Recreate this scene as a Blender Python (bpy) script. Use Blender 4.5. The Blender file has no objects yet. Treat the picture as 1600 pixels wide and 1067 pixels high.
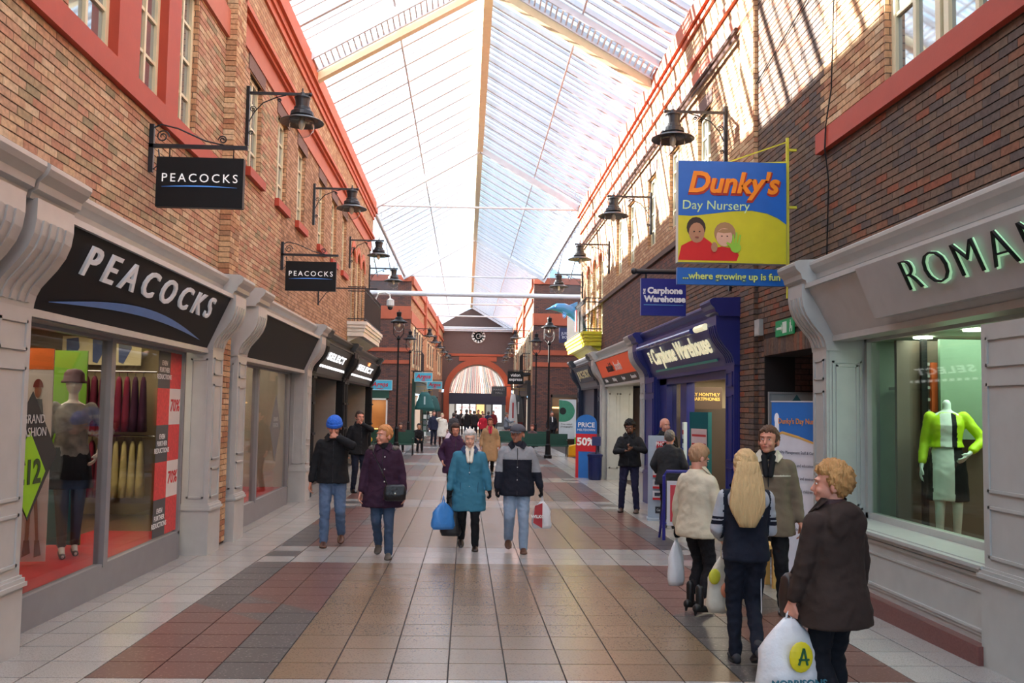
import bpy, bmesh, math, random
from mathutils import Vector, Matrix, Quaternion
random.seed(7)
PI = math.pi
S = bpy.context.scene
COL = S.collection
# ------------------------------------------------------------------ camera
F, CX, CY, VX, VY, ROLL = 1385., 780., 552., 728., 636., .0165
yc = Vector(((VX-CX)/F, -(VY-CY)/F, -1)).normalized()
zc = Vector((ROLL, 1, 0)); zc.z = (yc.x*zc.x+yc.y*zc.y)/-yc.z; zc.normalize()
xc = yc.cross(zc)
cam = bpy.data.cameras.new('camera'); co = bpy.data.objects.new('camera', cam); COL.objects.link(co)
co.matrix_world = Matrix.Translation((0, 0, 1.74)) @ Matrix((xc, yc, zc)).to_4x4()
cam.sensor_width = 36; cam.lens = F/1600*36
cam.shift_x = (800-CX)/1600; cam.shift_y = (CY-533.5)/1600
cam.clip_start = .05; cam.clip_end = 500
S.camera = co
S.view_settings.view_transform = 'Standard'; S.view_settings.look = 'None'
S.view_settings.gamma = 1; S.view_settings.use_curve_mapping = False
S.view_settings.exposure = 0.27
S.cycles.use_denoising = True
S.cycles.max_bounces = 7; S.cycles.diffuse_bounces = 4; S.cycles.glossy_bounces = 3
S.cycles.transparent_max_bounces = 14; S.cycles.sample_clamp_indirect = 6
S.cycles.caustics_reflective = False; S.cycles.caustics_refractive = False
# ------------------------------------------------------------------ sky and sun
W = bpy.data.worlds.new('sky'); S.world = W; W.use_nodes = True
nt = W.node_tree; bgn = nt.nodes['Background']
tc = nt.nodes.new('ShaderNodeTexCoord'); nz = nt.nodes.new('ShaderNodeTexNoise'); nz.inputs['Scale'].default_value = 2.2
nz.inputs['Detail'].default_value = 5
cr = nt.nodes.new('ShaderNodeValToRGB')
cr.color_ramp.elements[0].position = .40; cr.color_ramp.elements[0].color = (.36, .62, .90, 1)
cr.color_ramp.elements[1].position = .60; cr.color_ramp.elements[1].color = (.82, .85, .89, 1)
nt.links.new(tc.outputs['Generated'], nz.inputs['Vector']); nt.links.new(nz.outputs['Fac'], cr.inputs['Fac'])
nt.links.new(cr.outputs['Color'], bgn.inputs['Color']); bgn.inputs['Strength'].default_value = 2.35
sl = bpy.data.lights.new('sun', 'SUN'); sl.energy = 54; sl.angle = .012; sl.color = (1, .92, .82)
so = bpy.data.objects.new('sun', sl); COL.objects.link(so)
so.rotation_euler = Vector((1, -.63, -.44)).to_track_quat('-Z', 'Y').to_euler()
# ------------------------------------------------------------------ materials
def mat(name, col, rough=.6, metal=0, var=.12, scale=6, bump=0, bscale=40, emit=0, spec=.5, stretch=None):
    m = bpy.data.materials.new(name); m.use_nodes = True
    t = m.node_tree; b = t.nodes['Principled BSDF']
    b.inputs['Roughness'].default_value = rough; b.inputs['Metallic'].default_value = metal
    b.inputs['Specular IOR Level'].default_value = spec
    c = t.nodes.new('ShaderNodeTexCoord')
    n = t.nodes.new('ShaderNodeTexNoise'); n.inputs['Scale'].default_value = scale; n.inputs['Detail'].default_value = 4
    src = c.outputs['Object']
    if stretch:
        mp = t.nodes.new('ShaderNodeMapping'); mp.inputs['Scale'].default_value = stretch
        t.links.new(src, mp.inputs['Vector']); src = mp.outputs['Vector']
    t.links.new(src, n.inputs['Vector'])
    mx = t.nodes.new('ShaderNodeMix'); mx.data_type = 'RGBA'
    d = 1-var; u = 1+var
    mx.inputs['A'].default_value = (col[0]*d, col[1]*d, col[2]*d, 1)
    mx.inputs['B'].default_value = (min(1, col[0]*u), min(1, col[1]*u), min(1, col[2]*u), 1)
    t.links.new(n.outputs['Fac'], mx.inputs['Factor']); t.links.new(mx.outputs['Result'], b.inputs['Base Color'])
    if bump:
        n2 = t.nodes.new('ShaderNodeTexNoise'); n2.inputs['Scale'].default_value = bscale; n2.inputs['Detail'].default_value = 3
        t.links.new(src, n2.inputs['Vector'])
        bp = t.nodes.new('ShaderNodeBump'); bp.inputs['Strength'].default_value = bump; bp.inputs['Distance'].default_value = .02
        t.links.new(n2.outputs['Fac'], bp.inputs['Height']); t.links.new(bp.outputs['Normal'], b.inputs['Normal'])
    if emit:
        t.links.new(mx.outputs['Result'], b.inputs['Emission Color']); b.inputs['Emission Strength'].default_value = emit
    return m
def srgb(r, g, b):
    f = lambda v: (v/255/12.92 if v/255 <= .04045 else ((v/255+.055)/1.055)**2.4)
    return (f(r), f(g), f(b))
MC = {}
def c8(r, g, b, rough=.6, **k):                     # cached plain material by 8-bit colour
    key = (r, g, b, rough, tuple(sorted(k.items())))
    if key not in MC: MC[key] = mat('paint_%d_%d_%d' % (r, g, b), srgb(r, g, b), rough, **k)
    return MC[key]
def cloth(r, g, b, rough=.85, bump=.5, bscale=14, **k): return c8(r, g, b, rough, bump=bump, bscale=bscale, var=k.pop('var', .18), spec=k.pop('spec', .25), **k)
def brickmat(name, stops, mortar=None):
    m = bpy.data.materials.new(name); m.use_nodes = True; t = m.node_tree; b = t.nodes['Principled BSDF']
    b.inputs['Roughness'].default_value = .85; b.inputs['Specular IOR Level'].default_value = .25
    c = t.nodes.new('ShaderNodeTexCoord')
    geo = t.nodes.new('ShaderNodeNewGeometry')
    cr = t.nodes.new('ShaderNodeValToRGB'); cr.color_ramp.interpolation = 'CONSTANT' if mortar is None else 'LINEAR'
    for i, (p, col) in enumerate(stops):
        e = cr.color_ramp.elements[i] if i < 2 else cr.color_ramp.elements.new(p)
        e.position = p; e.color = (*srgb(*col), 1)
    n = t.nodes.new('ShaderNodeTexNoise'); n.inputs['Scale'].default_value = 26; n.inputs['Detail'].default_value = 5
    t.links.new(geo.outputs['Position'], n.inputs['Vector'])
    bp = t.nodes.new('ShaderNodeBump'); bp.inputs['Strength'].default_value = .5; bp.inputs['Distance'].default_value = .01
    if mortar is None:
        at = t.nodes.new('ShaderNodeAttribute'); at.attribute_name = 'tone'
        oi = t.nodes.new('ShaderNodeObjectInfo')
        ad = t.nodes.new('ShaderNodeMath'); ad.operation = 'ADD'; fr = t.nodes.new('ShaderNodeMath'); fr.operation = 'FRACT'
        t.links.new(at.outputs['Fac'], ad.inputs[0]); t.links.new(oi.outputs['Random'], ad.inputs[1]); t.links.new(ad.outputs[0], fr.inputs[0])
        t.links.new(fr.outputs[0], cr.inputs['Fac'])
        colsrc = cr.outputs['Color']; t.links.new(n.outputs['Fac'], bp.inputs['Height'])
    else:
        sp = t.nodes.new('ShaderNodeSeparateXYZ'); cb = t.nodes.new('ShaderNodeCombineXYZ'); ad = t.nodes.new('ShaderNodeMath')
        t.links.new(geo.outputs['Position'], sp.inputs[0]); t.links.new(sp.outputs['X'], ad.inputs[0]); t.links.new(sp.outputs['Y'], ad.inputs[1])
        t.links.new(ad.outputs[0], cb.inputs['X']); t.links.new(sp.outputs['Z'], cb.inputs['Y'])
        bt = t.nodes.new('ShaderNodeTexBrick'); bt.inputs['Scale'].default_value = 1; bt.inputs['Brick Width'].default_value = .225
        bt.inputs['Row Height'].default_value = .075; bt.inputs['Mortar Size'].default_value = .006; bt.inputs['Mortar Smooth'].default_value = .3
        bt.inputs['Color1'].default_value = (0, 0, 0, 1); bt.inputs['Color2'].default_value = (1, 1, 1, 1); bt.inputs['Mortar'].default_value = (.5, .5, .5, 1)
        t.links.new(cb.outputs[0], bt.inputs['Vector']); t.links.new(bt.outputs['Color'], cr.inputs['Fac'])
        mx = t.nodes.new('ShaderNodeMix'); mx.data_type = 'RGBA'; mx.inputs['B'].default_value = (*srgb(*mortar), 1)
        t.links.new(bt.outputs['Fac'], mx.inputs['Factor']); t.links.new(cr.outputs['Color'], mx.inputs['A'])
        colsrc = mx.outputs['Result']
        iv = t.nodes.new('ShaderNodeMath'); iv.operation = 'SUBTRACT'; iv.inputs[0].default_value = 1; t.links.new(bt.outputs['Fac'], iv.inputs[1])
        t.links.new(iv.outputs[0], bp.inputs['Height'])
    m2 = t.nodes.new('ShaderNodeMix'); m2.data_type = 'RGBA'; m2.blend_type = 'MULTIPLY'; m2.inputs['Factor'].default_value = 1
    r2 = t.nodes.new('ShaderNodeMapRange'); r2.inputs['From Min'].default_value = .3; r2.inputs['From Max'].default_value = .7
    r2.inputs['To Min'].default_value = .78; r2.inputs['To Max'].default_value = 1.18
    t.links.new(n.outputs['Fac'], r2.inputs['Value']); t.links.new(colsrc, m2.inputs['A']); t.links.new(r2.outputs[0], m2.inputs['B'])
    t.links.new(m2.outputs['Result'], b.inputs['Base Color']); t.links.new(bp.outputs['Normal'], b.inputs['Normal'])
    return m
PAL_L = [(0, (185, 148, 121)), (0.14, (195, 163, 129)), (0.3, (179, 132, 107)), (0.44, (191, 155, 126)), (0.56, (168, 145, 114)), (0.66, (202, 175, 143)), (0.76, (185, 138, 113)), (0.88, (151, 136, 108)), (0.93, (193, 153, 122))]
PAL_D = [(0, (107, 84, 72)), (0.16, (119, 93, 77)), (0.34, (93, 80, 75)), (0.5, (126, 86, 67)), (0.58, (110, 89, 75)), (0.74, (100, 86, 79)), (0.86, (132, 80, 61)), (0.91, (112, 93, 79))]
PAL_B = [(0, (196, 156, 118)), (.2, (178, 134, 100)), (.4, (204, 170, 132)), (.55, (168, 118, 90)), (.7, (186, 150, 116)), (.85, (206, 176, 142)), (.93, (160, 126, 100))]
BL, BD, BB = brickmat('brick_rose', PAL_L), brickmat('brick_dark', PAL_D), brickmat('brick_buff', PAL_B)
FL, FD, FB = brickmat('far_brick_rose', PAL_L[:1]+[(.5, (178, 138, 106)), (1, (140, 104, 80))], (92, 74, 62)), brickmat('far_brick_dark', [(0, (100, 76, 70)), (.5, (120, 82, 72)), (1, (84, 70, 70))], (58, 48, 46)), brickmat('far_brick_buff', [(0, (196, 156, 118)), (.5, (170, 122, 92)), (1, (206, 172, 136))], (96, 78, 64))
MORTAR = c8(74, 58, 50, .95)
MORTAR_D = c8(46, 38, 36, .95)
TERRA = c8(172, 60, 36, .6, bump=.05)
CREAM = c8(226, 214, 178, .4)
WHITE = c8(184, 183, 180, .35)
WHITE_W = c8(178, 179, 176, .35)
GREYP = c8(132, 132, 136, .4)
BLACK = c8(24, 24, 26, .5, spec=.2)
IRON = c8(42, 43, 48, .4, metal=.3)
NAVY = c8(36, 40, 112, .35)
STEELW = c8(206, 208, 214, .4)
def glassmat(name, col=(1, 1, 1), refl=.12, rough=.02, tr=.9):
    m = bpy.data.materials.new(name); m.use_nodes = True; t = m.node_tree; t.nodes.remove(t.nodes['Principled BSDF'])
    o = t.nodes['Material Output']; a = t.nodes.new('ShaderNodeBsdfTransparent'); g = t.nodes.new('ShaderNodeBsdfGlossy')
    a.inputs['Color'].default_value = (col[0]*tr, col[1]*tr, col[2]*tr, 1); g.inputs['Roughness'].default_value = rough
    lw = t.nodes.new('ShaderNodeLayerWeight'); lw.inputs['Blend'].default_value = .5
    fr = t.nodes.new('ShaderNodeMath'); fr.operation = 'POWER'; fr.inputs[1].default_value = 4.5; t.links.new(lw.outputs['Facing'], fr.inputs[0])
    n = t.nodes.new('ShaderNodeTexNoise'); n.inputs['Scale'].default_value = .8
    ad = t.nodes.new('ShaderNodeMath'); ad.operation = 'MULTIPLY_ADD'; ad.inputs[1].default_value = .05; t.links.new(n.outputs['Fac'], ad.inputs[0])
    mu = t.nodes.new('ShaderNodeMath'); mu.operation = 'MULTIPLY'; mu.inputs[1].default_value = refl/.2; t.links.new(fr.outputs[0], mu.inputs[0]); t.links.new(mu.outputs[0], ad.inputs[2])
    mx = t.nodes.new('ShaderNodeMixShader'); t.links.new(ad.outputs[0], mx.inputs[0]); t.links.new(a.outputs[0], mx.inputs[1]); t.links.new(g.outputs[0], mx.inputs[2])
    t.links.new(mx.outputs[0], o.inputs['Surface']); return m
GLASS = glassmat('window_glass')
GLASS_G = glassmat('green_window_glass', (.86, .97, .88), .12)
UPGLASS = mat('upper_window_glass', (.42, .47, .50), .04, metal=.75, spec=1.0)
def roofglass():
    m = bpy.data.materials.new('roof_glazing'); m.use_nodes = True; t = m.node_tree; t.nodes.remove(t.nodes['Principled BSDF'])
    o = t.nodes['Material Output']; a = t.nodes.new('ShaderNodeBsdfTransparent'); a.inputs['Color'].default_value = (.93, .97, 1, 1)
    d = t.nodes.new('ShaderNodeBsdfTranslucent'); d.inputs['Color'].default_value = (.42, .43, .45, 1)
    g = t.nodes.new('ShaderNodeNewGeometry'); s = t.nodes.new('ShaderNodeSeparateXYZ'); t.links.new(g.outputs['Position'], s.inputs[0])
    w = t.nodes.new('ShaderNodeMath'); w.operation = 'MULTIPLY'; w.inputs[1].default_value = 2*PI/.178; t.links.new(s.outputs['Y'], w.inputs[0])
    sn = t.nodes.new('ShaderNodeMath'); sn.operation = 'SINE'; t.links.new(w.outputs[0], sn.inputs[0])
    mr = t.nodes.new('ShaderNodeMapRange'); mr.inputs['From Min'].default_value = .2; mr.inputs['From Max'].default_value = .7; mr.inputs['To Min'].default_value = .08; mr.inputs['To Max'].default_value = .34
    t.links.new(sn.outputs[0], mr.inputs['Value'])
    mx = t.nodes.new('ShaderNodeMixShader'); t.links.new(mr.outputs[0], mx.inputs[0]); t.links.new(a.outputs[0], mx.inputs[1]); t.links.new(d.outputs[0], mx.inputs[2])
    t.links.new(mx.outputs[0], o.inputs['Surface']); return m
ROOFG = roofglass()
def terrazzo(name, base, chip, amount=.62, rough=.16, scale=55):
    m = bpy.data.materials.new(name); m.use_nodes = True; t = m.node_tree; b = t.nodes['Principled BSDF']
    b.inputs['Roughness'].default_value = rough; b.inputs['Specular IOR Level'].default_value = .5
    g = t.nodes.new('ShaderNodeNewGeometry'); n = t.nodes.new('ShaderNodeTexNoise'); n.inputs['Scale'].default_value = scale; n.inputs['Detail'].default_value = 2
    t.links.new(g.outputs['Position'], n.inputs['Vector'])
    cr = t.nodes.new('ShaderNodeValToRGB'); cr.color_ramp.elements[0].position = amount-.04; cr.color_ramp.elements[0].color = (*srgb(*base), 1)
    cr.color_ramp.elements[1].position = amount+.04; cr.color_ramp.elements[1].color = (*srgb(*chip), 1); t.links.new(n.outputs['Fac'], cr.inputs['Fac'])
    oi = t.nodes.new('ShaderNodeAttribute'); oi.attribute_name = 'tone'; o2 = t.nodes.new('ShaderNodeObjectInfo')
    ad = t.nodes.new('ShaderNodeMath'); ad.operation = 'ADD'; fr = t.nodes.new('ShaderNodeMath'); fr.operation = 'FRACT'
    t.links.new(oi.outputs['Fac'], ad.inputs[0]); t.links.new(o2.outputs['Random'], ad.inputs[1]); t.links.new(ad.outputs[0], fr.inputs[0])
    r2 = t.nodes.new('ShaderNodeMapRange'); r2.inputs['To Min'].default_value = .93; r2.inputs['To Max'].default_value = 1.06; t.links.new(fr.outputs[0], r2.inputs['Value'])
    m2 = t.nodes.new('ShaderNodeMix'); m2.data_type = 'RGBA'; m2.blend_type = 'MULTIPLY'; m2.inputs['Factor'].default_value = 1
    t.links.new(cr.outputs['Color'], m2.inputs['A']); t.links.new(r2.outputs[0], m2.inputs['B']); t.links.new(m2.outputs['Result'], b.inputs['Base Color'])
    return m
T_WHITE = terrazzo('tile_white', (170, 165, 161), (152, 146, 143), .56, .2, 110)
T_TAN = terrazzo('tile_tan', (126, 105, 84), (108, 90, 72), .6, .27, 70)
T_RED = terrazzo('tile_red', (104, 70, 64), (146, 122, 112), .64, .3, 45)
T_GREY = terrazzo('tile_grey', (82, 78, 78), (146, 138, 134), .64, .3, 45)
# ------------------------------------------------------------------ mesh builder
class MB:
    def __init__(s): s.v = []; s.f = []; s.mi = []; s.t = []
    def add(s, vs, fs, mi=0, tone=0.):
        o = len(s.v); s.v += [tuple(v) for v in vs]
        for f in fs: s.f.append([i+o for i in f]); s.mi.append(mi); s.t.append(tone)
        return s
    def box(s, a, b, mi=0, tone=0.):
        x0, x1 = sorted((a[0], b[0])); y0, y1 = sorted((a[1], b[1])); z0, z1 = sorted((a[2], b[2]))
        return s.add([(x0, y0, z0), (x1, y0, z0), (x1, y1, z0), (x0, y1, z0), (x0, y0, z1), (x1, y0, z1), (x1, y1, z1), (x0, y1, z1)],
                     [(3, 2, 1, 0), (4, 5, 6, 7), (0, 1, 5, 4), (1, 2, 6, 5), (2, 3, 7, 6), (3, 0, 4, 7)], mi, tone)
    def bar(s, p, q, w, h=None, mi=0, up=(0, 0, 1)):
        p, q = Vector(p), Vector(q); h = h or w; d = (q-p).normalized(); u = Vector(up)
        if abs(d.dot(u)) > .95: u = Vector((0, 1, 0))
        a = d.cross(u).normalized()*w/2; b = a.cross(d).normalized()*h/2
        return s.add([p-a-b, p+a-b, p+a+b, p-a+b, q-a-b, q+a-b, q+a+b, q-a+b], [(0, 1, 2, 3), (7, 6, 5, 4), (0, 4, 5, 1), (1, 5, 6, 2), (2, 6, 7, 3), (3, 7, 4, 0)], mi)
    def tube(s, pts, r, n=8, mi=0, r2=None):
        pts = [Vector(p) for p in pts]; rings = []
        for i, p in enumerate(pts):
            d = (pts[min(i+1, len(pts)-1)]-pts[max(i-1, 0)]).normalized()
            u = Vector((0, 0, 1)) if abs(d.z) < .9 else Vector((0, 1, 0))
            a = d.cross(u).normalized(); b = a.cross(d).normalized()
            rr = r if r2 is None else r+(r2-r)*i/(len(pts)-1)
            rings.append([p+a*rr*math.cos(2*PI*k/n)+b*rr*math.sin(2*PI*k/n) for k in range(n)])
        return s.loft(rings, mi)
    def loft(s, rings, mi=0, cap=True):
        n = len(rings[0]); vs = [v for r in rings for v in r]; fs = []
        for i in range(len(rings)-1):
            for k in range(n): fs.append((i*n+k, i*n+(k+1) % n, (i+1)*n+(k+1) % n, (i+1)*n+k))
        if cap: fs.append(tuple(range(n))[::-1]); fs.append(tuple((len(rings)-1)*n+k for k in range(n)))
        return s.add(vs, fs, mi)
    def lathe(s, prof, c=(0, 0, 0), n=16, mi=0):
        c = Vector(c); rings = [[c+Vector((max(r, .0005)*math.cos(2*PI*k/n), max(r, .0005)*math.sin(2*PI*k/n), z)) for k in range(n)] for r, z in prof]
        return s.loft(rings, mi)
    def ell(s, c, r, nu=14, nv=9, mi=0, rot=None):
        c = Vector(c); rings = []
        for j in range(nv+1):
            th = PI*j/nv; rr = max(math.sin(th), .01)
            ring = [Vector((r[0]*rr*math.cos(2*PI*k/nu), r[1]*rr*math.sin(2*PI*k/nu), -r[2]*math.cos(th))) for k in range(nu)]
            rings.append([c+(rot @ v if rot else v) for v in ring])
        return s.loft(rings, mi)
    def cap(s, p, q, r1, r2, n=12, mi=0, sq=None):       # round-ended tapered limb
        p, q = Vector(p), Vector(q); d = q-p; L = max(d.length, 1e-5); d = d/L
        u = Vector((0, 1, 0)) if abs(d.y) < .9 else Vector((1, 0, 0))
        a = d.cross(u).normalized(); b = a.cross(d).normalized(); rings = []
        for t, k in [(-.98, .2), (-.8, .6), (-.45, .89), (0, 1)]: rings.append((p+d*r1*t, r1*k))
        for t, k in [(0, 1), (.45, .89), (.8, .6), (.98, .2)]: rings.append((q+d*r2*t, r2*k))
        kx, ky = sq or (1, 1)
        return s.loft([[c+a*rr*ky*math.cos(2*PI*i/n)+b*rr*kx*math.sin(2*PI*i/n) for i in range(n)] for c, rr in rings], mi)
    def prism(s, poly, d, mi=0):                          # poly: 3-D points of one face, d: extrusion vector
        d = Vector(d); n = len(poly); a = [Vector(p) for p in poly]
        return s.add(a+[p+d for p in a], [tuple(range(n))[::-1], tuple(n+i for i in range(n))]+[(i, (i+1) % n, n+(i+1) % n, n+i) for i in range(n)], mi)
    def mesh(s, name, mats, smooth=False, tone=False):
        me = bpy.data.meshes.new(name); me.from_pydata(s.v, [], s.f)
        for m in (mats if isinstance(mats, (list, tuple)) else [mats]): me.materials.append(m)
        if any(s.mi): me.polygons.foreach_set('material_index', s.mi)
        if tone: me.attributes.new('tone', 'FLOAT', 'FACE').data.foreach_set('value', s.t)
        bm = bmesh.new(); bm.from_mesh(me); bmesh.ops.recalc_face_normals(bm, faces=bm.faces); bm.to_mesh(me); bm.free()
        if smooth: me.polygons.foreach_set('use_smooth', [True]*len(me.polygons))
        return me
    def build(s, name, mats, parent=None, world=False, smooth=False, tone=False):
        if world and parent:
            p = parent; off = Vector((0, 0, 0))
            while p: off += p.location; p = p.parent
            s.v = [(v[0]-off.x, v[1]-off.y, v[2]-off.z) for v in s.v]
        return link(name, s.mesh(name, mats, smooth, tone), parent)
def link(name, me, parent=None, loc=None):
    o = bpy.data.objects.new(name, me); COL.objects.link(o)
    if parent: o.parent = parent
    if loc: o.location = loc
    return o
def tag(o, label=None, cat=None, group=None, kind=None):
    if label: o['label'] = label
    if cat: o['category'] = cat
    if group: o['group'] = group
    if kind: o['kind'] = kind
    return o
def thing(name, label, cat, loc=(0, 0, 0), rz=0, group=None):
    o = bpy.data.objects.new(name, None); COL.objects.link(o); o.location = loc; o.rotation_euler = (0, 0, rz)
    return tag(o, label, cat, group)
def copy_tree(o, parent=None, label=None):
    c = o.copy(); COL.objects.link(c); c.parent = parent
    if label: c['label'] = label
    for ch in list(o.children): copy_tree(ch, c)
    return c
def text(name, body, size, mt, parent, loc, rot=(PI/2, 0, 0), ext=.004, off=0, sx=1, shear=0, align='CENTER', spacing=1, bevel=0):
    cu = bpy.data.curves.new(name, 'FONT'); cu.body = body; cu.size = size; cu.extrude = ext; cu.offset = off; cu.shear = shear
    cu.align_x = align; cu.align_y = 'CENTER'; cu.space_character = spacing; cu.resolution_u = 3
    to = bpy.data.objects.new('t', cu); TMP.collection.objects.link(to); TVL.update(); dg = TVL.depsgraph
    me = bpy.data.meshes.new_from_object(to.evaluated_get(dg), depsgraph=dg); bpy.data.objects.remove(to)
    me.name = name; me.materials.clear(); me.materials.append(mt); me.transform(Matrix.Diagonal((sx, 1, 1, 1)))
    o = link(name, me, parent); o.location = loc; o.rotation_euler = rot; return o
TMP = bpy.data.scenes.new('workbench'); TVL = TMP.view_layers[0]
from mathutils import noise
def remesh(mb, name, mats, voxel=.012, smooth=4, zone=None, factor=.6, fold=0, fs=(7, 7, 11)):
    me = bpy.data.meshes.new('r'); me.from_pydata(mb.v, [], mb.f)
    bm = bmesh.new(); bm.from_mesh(me); bmesh.ops.recalc_face_normals(bm, faces=bm.faces); bm.to_mesh(me); bm.free()
    o = bpy.data.objects.new('r', me); TMP.collection.objects.link(o)
    m = o.modifiers.new('r', 'REMESH'); m.mode = 'VOXEL'; m.voxel_size = voxel; m.use_smooth_shade = True
    if smooth: k = o.modifiers.new('s', 'SMOOTH'); k.factor = factor; k.iterations = smooth
    TVL.update(); dg = TVL.depsgraph
    r = bpy.data.meshes.new_from_object(o.evaluated_get(dg), depsgraph=dg); bpy.data.objects.remove(o); bpy.data.meshes.remove(me)
    r.name = name; r.materials.clear()
    for q in (mats if isinstance(mats, (list, tuple)) else [mats]): r.materials.append(q)
    if fold:
        nr = [v.normal.copy() for v in r.vertices]; seed = len(r.vertices)*.37
        for v, n in zip(r.vertices, nr):
            q = v.co; a = noise.noise((q.x*fs[0]+seed, q.y*fs[1], q.z*fs[2]+q.x*5)); b = noise.noise((q.x*fs[0]*2.6, q.y*fs[1]*2.6+seed, q.z*fs[2]*2.2-q.x*9))
            v.co = q+n*fold*(1-2.2*abs(a)+.5*b-.35)
    if zone:
        for p in r.polygons: p.material_index = zone(p.center)
    r.polygons.foreach_set('use_smooth', [True]*len(r.polygons)); return r
def fz(y): return -.01444*min(max(y, -3), 15)
XL, XR = -3.45, 4.08
def dx(side, d): return XL+d if side < 0 else XR-d       # distance d out from the wall line, left or right
# ------------------------------------------------------------------ the setting
def px(x, y, z):                                       # where a point shows in the photograph's frame
    p = Vector((x, y, z-1.74)); return (CX+F*p.dot(Vector((xc.x, yc.x, zc.x)))/-p.dot(Vector((xc.z, yc.z, zc.z))), CY-F*p.dot(Vector((xc.y, yc.y, zc.y)))/-p.dot(Vector((xc.z, yc.z, zc.z))))
def slab(mb, x0, x1, ya, yb, za, zb, holes, mi=0):
    ys = sorted({ya, yb, *[min(max(h[i], ya), yb) for h in holes for i in (0, 1)]})
    zs = sorted({za, zb, *[min(max(h[i], za), zb) for h in holes for i in (2, 3)]})
    for i in range(len(ys)-1):
        run = None
        for j in range(len(zs)-1):
            cy, cz = (ys[i]+ys[i+1])/2, (zs[j]+zs[j+1])/2
            solid = not any(h[0] < cy < h[1] and h[2] < cz < h[3] for h in holes)
            if solid and run is None: run = zs[j]
            if run is not None and (not solid or j == len(zs)-2):
                mb.box((x0, ys[i], run), (x1, ys[i+1], zs[j+1] if solid else zs[j]), mi); run = None
def bricks(side, face, wall, areas, holes, colour, mats, limit=300):
    items = []
    for ya, yb, za, zb in areas:
        k0 = math.floor(za/.075)
        for k in range(k0, math.ceil(zb/.075)):
            z = k*.075
            if z < za-.01 or z+.075 > zb+.02: continue
            y = math.floor(ya/.225)*.225-(.1125 if k % 2 else 0)
            while y < yb:
                a, b = max(y+.003, ya), min(y+.222, yb)
                for h in holes:
                    if h[2]-.03 < z+.03 < h[3]:
                        if a < h[0] < b: b = h[0]-.004
                        elif a < h[1] < b and a > h[0]: a = h[1]+.004
                        elif h[0] <= a and b <= h[1]: b = a-1
                if b-a > .03: items.append((a, b, z+.006, z+.069))
                y += .225
    full = []
    for it in items:
        a, b, z0, z1 = it; u, v = px(face, (a+b)/2, z0)
        if b-a > .2 and 0 < u < 1600 and 0 < v < 1067: full.append((a, it))
    full.sort(key=lambda q: q[0]); single = {q[1] for q in full[:limit]}
    ms = {}
    for c, m in enumerate(mats):
        ms[c] = MB().box((-.014*(1 if side < 0 else -1), -.1095, 0), (.0, .1095, .063)).mesh('brick', m)
    fld = MB(); sg = -1 if side < 0 else 1
    for it in items:
        a, b, z0, z1 = it; c = colour((a+b)/2, z0); j = random.uniform(-.002, .002)
        if it in single:
            link('brick', ms[c], wall, (face+j, (a+b)/2, z0))
        else:
            o = len(fld.v); X0, X1 = face+j, face+sg*.014
            fld.v += [(X0, a, z0), (X0, b, z0), (X0, b, z1), (X0, a, z1), (X1, a, z0), (X1, b, z0), (X1, b, z1), (X1, a, z1)]
            fld.f += [[o, o+1, o+2, o+3], [o, o+1, o+5, o+4], [o+1, o+2, o+6, o+5], [o+2, o+3, o+7, o+6], [o+3, o, o+4, o+7]]
            tn = random.random(); fld.mi += [c]*5; fld.t += [tn]*5
    tag(fld.build('brickwork', mats, wall, tone=True), kind='stuff')
# holes in the two long walls (y0, y1, z0, z1)
HL = [(7.5, 11.06, 5.03, 6.86)]+[(a, a+.85, 5.38, 6.92) for a in (13.65, 15.72, 17.6, 20.15, 22.1, 24.0)]
HLA = [(a, a+.8, 3.95, 6.45) for a in (26.1, 27.35, 28.6)]
HR = [(6.3, 8.25, 4.9, 6.86)]+[(a, a+.85, 5.3, 6.85) for a in (14.35, 16.5, 18.6, 21.0, 22.75)]
HRA = [(a, a+.8, 3.95, 6.45) for a in (25.9, 27.2, 28.5)]
ALLEY = (10.0, 11.72, -.5, 2.48)
NEAR = 16.2
colL = lambda y, z: 0
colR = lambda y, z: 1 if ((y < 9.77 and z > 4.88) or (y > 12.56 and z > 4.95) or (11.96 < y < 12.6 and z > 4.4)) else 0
wl = MB()
slab(wl, -3.8, -3.462, -10, NEAR, 3.0, 8.8, HL, 0)
slab(wl, -3.8, -3.45, NEAR, 31, 3.0, 8.8, HL+HLA, 1)
wl.box((-3.8, -10, -.5), (-3.6, -9.8, 3)); wl.box((-3.8, 12.0, -.5), (-3.312, 12.5, 3.3)); wl.box((-3.5, 12.28, 3.0), (-3.312, 12.75, 8.8), 0)
wl.box((-10, 30.7, -.5), (-3.45, 31, 8.8), 1)
wl.box((-6.4, 31, -.5), (-6.2, 31.2, 8), 1)
wall_left = tag(wl.build('wall_left', [MORTAR, FL], None), kind='structure')
bricks(-1, -3.45, wall_left, [(4.0, 12.27, 3.3, 7.6), (12.76, NEAR, 3.3, 7.6)], HL, colL, [BL, BB])
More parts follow.
